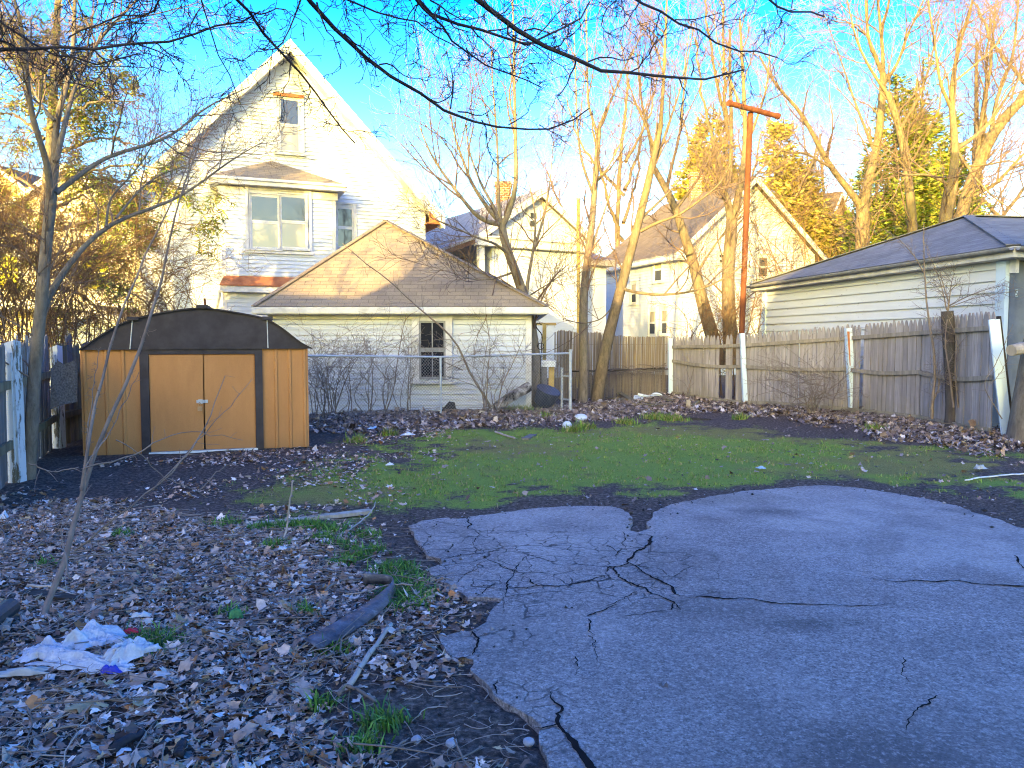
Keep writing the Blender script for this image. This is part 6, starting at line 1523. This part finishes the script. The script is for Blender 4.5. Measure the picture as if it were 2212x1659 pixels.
def stick(name, label, pts, r0, r1, mat, lifts=None, cat='stick'):
    P = [G(u, v, (lifts[i] if lifts else .02)) for i, (u, v) in enumerate(pts)]; Q = resample(P, 14); Q[1:-1] += rng.normal(0, .0025, (12, 3)); m = MB(); m.tube(Q, np.linspace(r0, r1, 14), 7)
    return single(name, label, cat, m, mat, P[0], True)
MT['palestick'] = mplain('peeled_stick', (.42, .36, .3), .85, .15)
stick('stick', 'thick pale peeled stick leaning from the black edging strip', [(845, 1362), (815, 1402), (785, 1447), (752, 1494)], .012, .014, 'palestick', [.035, .03, .03, .025])
stick('stick', 'grey crooked root curling right of the pale stick foot', [(730, 1515), (745, 1500), (765, 1502), (790, 1514), (812, 1521)], .01, .007, 'cane', [.03, .05, .04, .03, .01])
stick('stick', 'thin brown twig laid across the edging strip curl', [(745, 1303), (800, 1300), (845, 1292), (892, 1288)], .004, .005, 'straw', [.05, .07, .09, .07])
stick('stick', 'grey curved root behind the black edging strip', [(690, 1312), (705, 1285), (735, 1266), (770, 1262), (815, 1253)], .009, .006, 'cane', [.02, .04, .04, .03, .03])
stick('stick', 'long pale twig arching across asphalt side of plank', [(735, 1162), (765, 1148), (790, 1130), (806, 1113), (811, 1098)], .007, .005, 'palestick', [.02, .04, .05, .05, .06])
stick('stick', 'pale stick standing upright beside the plank', [(612, 1170), (620, 1165), (627, 1168), (634, 1172)], .008, .006, 'palestick', [.0, .1, .3, .48])
stick('stick', 'yellowish broken stick on lawn below chain link fence', [(1070, 935), (1088, 942), (1112, 949)], .018, .015, 'palestick')
stick('stick', 'long straw-coloured stalk in leaves near the thorny sapling', [(60, 1283), (110, 1284), (165, 1296)], .009, .006, 'palestick', [.05, .05, .03])
stick('stick', 'blue-grey twig near the bottom by the driveway edge', [(828, 1652), (850, 1630), (875, 1612)], .006, .005, 'cane')
stick('string', 'white cord lying on the grass at right', [(2085, 1043), (2130, 1035), (2175, 1031), (2240, 1028)], .009, .009, white, [.03]*4, 'cord')
stick('stick', 'thin pale twig leaning below fence end post', [(2186, 958), (2176, 940), (2165, 925), (2158, 915)], .008, .006, 'palestick', [.0, .05, .1, .2])
def plank(name, label, a, b, w, t, mat, za=.03, zb=.03, jag=0.0):
    A, B = G(*a, za), G(*b, zb); m = MB(); d = (B-A)/np.linalg.norm(B-A); s = np.cross(d, (0, 0, 1.)); s /= np.linalg.norm(s); n = 9; L = np.linalg.norm(B-A)
    e1 = [A+d*L*i/(n-1)+s*w/2*(1+(rng.normal(0, jag) if jag else 0))*(.55 if jag and i in (0, n-1) else 1) for i in range(n)]; e2 = [A+d*L*i/(n-1)-s*w/2*(1+(rng.normal(0, jag) if jag else 0)) for i in range(n)]
    m.slab(e1+e2[::-1], t, (0, 0, -1)); f0 = m
    o = single(name, label, 'plank', m, mat, A); return o
plank('split_plank', 'pale splintered plank half sunk in weeds at driveway head', (690, 1122), (802, 1110), .1, .03, 'plank', .035, .04, .18)
plank('split_plank', 'narrow pale broken plank end left of the larger plank', (550, 1137), (690, 1121), .07, .03, 'plank', .03, .03, .25)
plank('split_plank', 'short grey board scrap on lawn below chain link fence', (1135, 950), (1152, 941), .12, .03, 'greywood')
plank('split_plank', 'dark rotting plank lying under foreground sapling', (50, 1290), (170, 1300), .09, .04, 'darkwood', .04, .03, .1)
plank('split_plank', 'thin dark board lying at foot of picket fence', (1482, 905), (1535, 908), .09, .03, 'darkwood')
for k, (a, b, za, zb, lab) in enumerate([((1288, 876), (1365, 868), .05, .12, 'lowest mossy plank of the pile left of white chair'), ((1310, 868), (1420, 876), .12, .08, 'long mossy plank crossing the pile towards white chair'), ((1332, 858), (1370, 872), .2, .06, 'slanting plank on top of the pile'), ((1362, 876), (1440, 880), .06, .06, 'flat plank under the broken white chair'), ((1396, 846), (1445, 868), .3, .1, 'plank leaning across broken white chair')]):
    plank('old_plank', lab, a, b, .13, .028, 'oldplank', za, zb, .06)['group'] = 'plank pile by the reed screen'
# broken white plastic chair on its side
Yk = 18.9
ch = thing('plastic_chair', 'broken white plastic chair tipped over by the fence corner', 'chair', at(1405, 878, Yk)*np.array((1, 1, 0)))
wp = mplain('aged_white_plastic', (.66, .72, .7), .4, .4, .08)
prof = [(1369, 852), (1370, 858), (1372, 863)]
def shellfn(u, v):
    p = at(1369+44*u, 868-15*math.sin(math.pi*min(1, u*.62+.22))+10*u*u+8*u, Yk-.15+.5*v); z0 = p[2]
    bulge = .17*math.sin(math.pi*v)**.6*(1-.35*u); return (p[0], p[1], max(.03, z0-.12+bulge))
sh = sheet_obj('seat_shell', wp, ch, shellfn, 20, 14); mm = sh.modifiers.new('t', 'SOLIDIFY'); mm.thickness = .02
ring = [at(u, v, Yk+.1) for u, v in ((1404, 857), (1410, 849), (1418, 847), (1428, 850), (1434, 857), (1436, 866), (1436, 876), (1430, 876), (1427, 868), (1420, 862), (1414, 859), (1404, 860))]
m = MB(); Q = resample(ring[:7], 16); V = []; nn = 16
for i, p in enumerate(Q):
    w_ = .055+.02*math.sin(i/15*math.pi)
    V += [p+(0, -.07, 0), p+(0, .07, 0), p+(0, .07, -w_)+(.01, 0, -.01), p+(0, -.07, -w_)+(.01, 0, -.01)]
Fc = [(4*i+k, 4*i+(k+1) % 4, 4*i+4+(k+1) % 4, 4*i+4+k) for i in range(nn-1) for k in range(4)]+[(0, 1, 2, 3)[::-1], tuple(4*(nn-1)+k for k in range(4))]
m.add(V, Fc); m.build('arm_loop', wp, ch, smooth=True)
m = MB(); m.tube(resample([at(1378, 852, Yk), at(1392, 855, Yk), at(1404, 858, Yk+.1)], 8), .035, 8); m.build('arm_bar', wp, ch, smooth=True)
# balls / containers
def ballish(name, label, u, v, Y, rad, mat, dent, cat, sq=1.):
    c = at(u, v, Y); c[2] = float(gh(c[0], c[1])); bm = bmesh.new(); bmesh.ops.create_uvsphere(bm, u_segments=22, v_segments=14, radius=rad)
    for q in bm.verts:
        q.co.z *= sq; dn = math.exp(-((q.co.x-rad*dent[0])**2+(q.co.y+rad*.7)**2+(q.co.z-rad*dent[1])**2)/(rad*.45)**2); q.co.y += dn*rad*.45
    V = [np.array(q.co)+c+(0, 0, rad*.8*sq) for q in bm.verts]; Fc = [tuple(x.index for x in f.verts) for f in bm.faces]; bm.free()
    return tag(mesh_obj(name, V, Fc, mat, None, c, smooth=True), label, cat)
ballish('burst_ball', 'dented white ball with dark split on lawn edge', 1225, 928, 13.6, .085, mnoise('scuffed_white_ball', [(.3, (.05, .06, .07)), (.4, (.5, .55, .58)), (.7, (.68, .74, .78))], 7), (.0, .5), 'ball')
ballish('white_lump', 'half buried pale white ball in leaves behind the dented one', 1255, 906, 15.0, .13, mnoise('pale_white_plastic', [(.3, (.5, .55, .6)), (.7, (.7, .75, .8))], 5), (.2, .9), 'ball', .6)
st = thing('wooden_stake', 'short pale wooden stake at the base of picket fence', 'stake', G(1487, 892))
m = MB(); q = at(1487, 892, 17.2); z0 = float(gh(q[0], q[1])); m.hexa([(q[0]-.045, 17.2, z0-.05), (q[0]+.045, 17.2, z0-.05), (q[0]+.045, 17.25, z0-.05), (q[0]-.045, 17.25, z0-.05), (q[0]-.045, 17.2, z0+.2), (q[0]+.04, 17.2, z0+.22), (q[0]+.04, 17.25, z0+.22), (q[0]-.045, 17.25, z0+.2)]); m.build('block', MT['plank'], st)
m = MB(); m.beam((q[0]+.06, 17.3, z0+.02), (q[0]+.3, 17.5, z0+.16), .07, .03); m.build('brace', MT['oldplank'], st)
# things behind the chain link fence
tr_ = G(963, 896); c = at(963, 893, 15.75)
m = MB(); z0 = float(gh(c[0], c[1]))
a, b_ = at(937, 905, 15.8), at(988, 896, 15.9); 
P = [(a[0], 15.7, z0), (b_[0], 15.75, z0), (b_[0]-.05, 15.8, z0+.25), (b_[0]-.17, 15.8, z0+.27), (a[0]+.16, 15.75, z0+.1)]
m.slab([np.array(p) for p in P], .1, (0, 1, 0)); single('rubber_slab', 'black rubber slab tilted behind the chain link middle post', 'rubber slab', m, mplain('black_rubber', (.02, .02, .022), .6), c)
la, lb = at(1070, 880, 16.0), at(1145, 834, 16.25)
m = MB(); Q = resample([la, (la+lb)/2+(0, 0, .02), lb], 10); m.tube(Q, [.09, .1, .1, .105, .1, .11, .1, .105, .11, .1], 10)
single('peeling_log', 'slanting log with peeling pale bark leaning on trunk base', 'log', m, mnoise('peeling_birch_bark', [(.4, (.03, .026, .024)), (.5, (.2, .18, .17)), (.62, (.5, .47, .45))], 7, (1, 1, 1), bump=.5), la)
c = at(1178, 868, 16.5); bn = thing('dark_bin', 'dark blue plastic bin lying behind the forked bare tree', 'bin', (c[0], c[1], 0))
m = MB(); m.tube([(c[0]-.05, 16.7, .2), (c[0]+.0, 16.65, .3), (c[0]+.05, 16.6, .42), (c[0]+.07, 16.58, .47)], [.2, .23, .25, .25], 16); m.tube([(c[0]+.07, 16.58, .47), (c[0]+.08, 16.57, .5)], .27, 16); m.build('tub', mplain('dark_blue_plastic', (.03, .045, .09), .45, .4), bn, smooth=False)
c = at(1158, 880, 17.0); a, b_ = at(1138, 880, 17.0), at(1182, 793, 17.0)
gb = thing('old_cabinet', 'grey cabinet with white lid standing by garage corner', 'cabinet', (c[0], c[1], 0))
m = MB(); m.box(a[0], b_[0], 17.05, 17.5, -.02, b_[2]); m.build('body', mplain('dull_grey_board', (.17, .16, .16), .85), gb)
m = MB(); e = at(1200, 777, 17.0); m.box(a[0]-.05, e[0], 17.0, 17.55, b_[2]+.002, b_[2]+.14); m.build('lid', white, gb)
m = MB(); m.box(b_[0]+.04, b_[0]+.16, 17.1, 17.2, -.02, b_[2]); m.build('leg', MT['yellow'], gb)
yp = at(1176, 740, 23.0); a = at(1176, 703, 23.0)
yo = thing('yellow_post', 'yellow painted porch post with cross arm beyond garage corner', 'post', (yp[0], 23, 0))
m = MB(); m.box(yp[0]-.055, yp[0]+.055, 22.95, 23.05, -.02, a[2]); m.build('shaft', MT['yellow'], yo); e0, e1 = at(1153, 703, 23.0), at(1201, 703, 23.0)
m = MB(); m.box(e0[0], e1[0], 22.94, 23.06, a[2]+.001, a[2]+.08); m.build('arm', MT['yellow'], yo)
hk = [at(u, v, 16.9) for u, v in ((1168, 780), (1170, 745), (1172, 720), (1160, 712), (1155, 700), (1163, 694), (1170, 702))]
m = MB(); m.tube(resample(hk, 18), .012, 6); m.tube([at(1168, 748, 16.9)+(.07*math.cos(t), 0, .07*math.sin(t)) for t in np.linspace(0, 6.1, 14)], .01, 5); m.tube([at(1168, 780, 16.9), at(1168, 780, 16.9)*np.array((1, 1, 0))], .012, 6)
single('iron_hook', 'bent dark iron hanger hook beside the forked bare tree', 'hook', m, 'darkwood', at(1168, 780, 16.9)*np.array((1, 1, 0)))
pc = G(8, 1355); m = MB(); m.tube([G(-60, 1400, .06), G(24, 1338, .07)], .05, 12); single('black_pipe', 'cut end of dark pipe lying at lower left edge', 'pipe', m, mplain('dark_pipe', (.03, .04, .045), .5), pc)
for i, (a, b, lab) in enumerate([((240, 1640), (310, 1600), 'charred black stick near bottom left'), ((385, 1650), (395, 1620), 'short charred stub near bottom by leaf pile')]):
    stick('charred_stick', lab, [a, ((a[0]+b[0])/2, (a[1]+b[1])/2), b], .022, .016, mplain('charred_wood', (.02, .02, .024), .7), [.03, .04, .03])

# ------------------------------------------------------------------ what shades the yard: buildings and trees behind the viewpoint, toward the sun
AZ = R(19); EL = R(7.4)
wv, rv = np.array((math.sin(AZ), math.cos(AZ))), np.array((math.cos(AZ), -math.sin(AZ)))
def behind(rr_, L): return -L*wv+rr_*rv
def lift(h, L): return h+L*math.tan(EL)
def shade_house(name, label, r0, r1, he, hap, L, depth, rp=None):  # unseen building, outline shaped so its shadow edge falls where wanted
    rc = (r0+r1)/2; c = behind(rc, L); hw_ = (r1-r0)/2; th = math.atan2(rv[1], rv[0]); w = Wall(c, th); o = thing(name, label, 'house', (c[0], c[1], 0))
    ze_, za_ = lift(he, L), lift(hap, L); rp = 0 if rp is None else rp-rc
    m = MB(); P = [(-hw_, -.1), (hw_, -.1), (hw_, ze_), (rp, za_-.1), (-hw_, ze_)]
    m.slab([w.pt(a, z) for a, z in P][::-1], depth, (wv[0], wv[1], 0)) if False else m.slab([w.pt(a, z) for a, z in P], depth, (-wv[0], -wv[1], 0))
    m.build('wall', MT['creamwall'], o); m = MB()
    for sd, a in ((-1, -hw_-.3), (1, hw_+.3)):
        za2 = za_-(za_-ze_)*abs(a-rp)/abs((hw_ if sd > 0 else -hw_)-rp)
        Q = [w.pt(rp, za_+.05, .3), w.pt(a, za2+.05, .3), w.pt(a, za2+.05, -depth-.3), w.pt(rp, za_+.05, -depth-.3)]
        m.slab(Q if sd < 0 else Q[::-1], .12)
    m.build('roof', MT['roof_brown'], o)
    m = MB()
    for k in (-.5, .4): w.box(m, hw_*k, hw_*k+.9, 1.0, 2.4, .02, .05)
    m.build('window', MT['glass_dark'], o)
    return o
shade_house('unseen_shade_house', 'unseen low building added to block the sun at left', -25, -7.9, 3.35, 3.5, 17, 7)
shade_house('unseen_shade_house', 'unseen steep gabled outbuilding shaped to shade the garage roof', -8.3, -3.3, 3.75, 6.4, 15, 5, -5.6)
shade_house('unseen_shade_house', 'unseen low filler building added to close a sun gap', -3.9, .1, 4.1, 4.3, 17, 5)
shade_house('unseen_shade_house', 'unseen tall gabled house behind the viewpoint shaped for its shadow', -.5, 9.2, 3.9, 8.7, 15.5, 9, 4.3)
DECB = [lv(7, (1.5, 4), (25, 55), rmax=.035, trop=.14, K=6, S=3, tmin=.2, rmin=.01), lv(5, (.8, 2.2), (25, 60), rmax=.016, trop=.1, K=5, rmin=.008)]
for i, (cx_, cy_, h, sp_, r0) in enumerate([(-9.5, 6.5, 12, 3.2, .2), (-11.2, 8.5, 15, 3.6, .3), (-6.6, 4.0, 9, 2.4, .1), (-13.5, 12, 14, 3.5, .26)]):
    c = (cx_, cy_); wild_tree('bare_tree', ['bare tree outside the left edge nearest the plank fence', 'bare tree further left toward the setting sun', 'small bare tree outside left edge', 'bare tree farthest left outside the picture'][i], (c[0], c[1], 0), h, sp_, 400+i, 'bark', 'twig', DECB, 'bare trees outside the left edge', r0=r0)

# ------------------------------------------------------------------ light, sky, camera
W = bpy.data.worlds.new('World'); SC.world = W; W.use_nodes = True; W.cycles.sampling_method = 'MANUAL'; W.cycles.sample_map_resolution = 1024
nt = W.node_tree; bg = nt.nodes['Background']; sk = nt.nodes.new('ShaderNodeTexSky'); sk.sky_type = 'NISHITA'; sk.sun_disc = False
sk.sun_elevation = EL; sk.sun_rotation = R(199); sk.altitude = 100; sk.air_density = 1.0; sk.dust_density = SKY_DUST; sk.ozone_density = SKY_OZ
hs = nt.nodes.new('ShaderNodeHueSaturation'); hs.inputs['Saturation'].default_value = SKY_SAT; hs.inputs['Hue'].default_value = SKY_HUE
gm_ = nt.nodes.new('ShaderNodeGamma'); gm_.inputs[1].default_value = SKY_GAM; nt.links.new(sk.outputs[0], gm_.inputs[0]); nt.links.new(gm_.outputs[0], hs.inputs['Color']); nt.links.new(hs.outputs[0], bg.inputs['Color']); bg.inputs['Strength'].default_value = SKY_STR
ld = bpy.data.lights.new('sun', 'SUN'); ld.energy = SUN_STR; ld.angle = R(.5); ld.color = SUN_COL
lo = bpy.data.objects.new('sun', ld); COL.objects.link(lo)
sd = Vector((-math.sin(AZ)*math.cos(EL), -math.cos(AZ)*math.cos(EL), math.sin(EL)))
lo.rotation_euler = sd.to_track_quat('Z', 'Y').to_euler(); lo.location = sd*30
cd = bpy.data.cameras.new('camera'); co = bpy.data.objects.new('camera', cd); COL.objects.link(co)
co.location = (0, 0, H); co.rotation_euler = (math.pi/2-PITCH, 0, 0); cd.sensor_width = 36; cd.lens = 36*F/2212; cd.clip_end = 2000; cd.clip_start = .05
SC.camera = co
SC.view_settings.view_transform = 'Standard'; SC.view_settings.look = 'None'; SC.view_settings.exposure = EXPO; SC.view_settings.gamma = 1
SC.render.resolution_x, SC.render.resolution_y = 1024, 768
SC.cycles.max_bounces = 6; SC.cycles.diffuse_bounces = 3; SC.cycles.use_denoising = True; SC.cycles.pixel_filter_type = 'BLACKMAN_HARRIS'; SC.cycles.filter_width = 1.1; SC.cycles.sample_clamp_indirect = 6
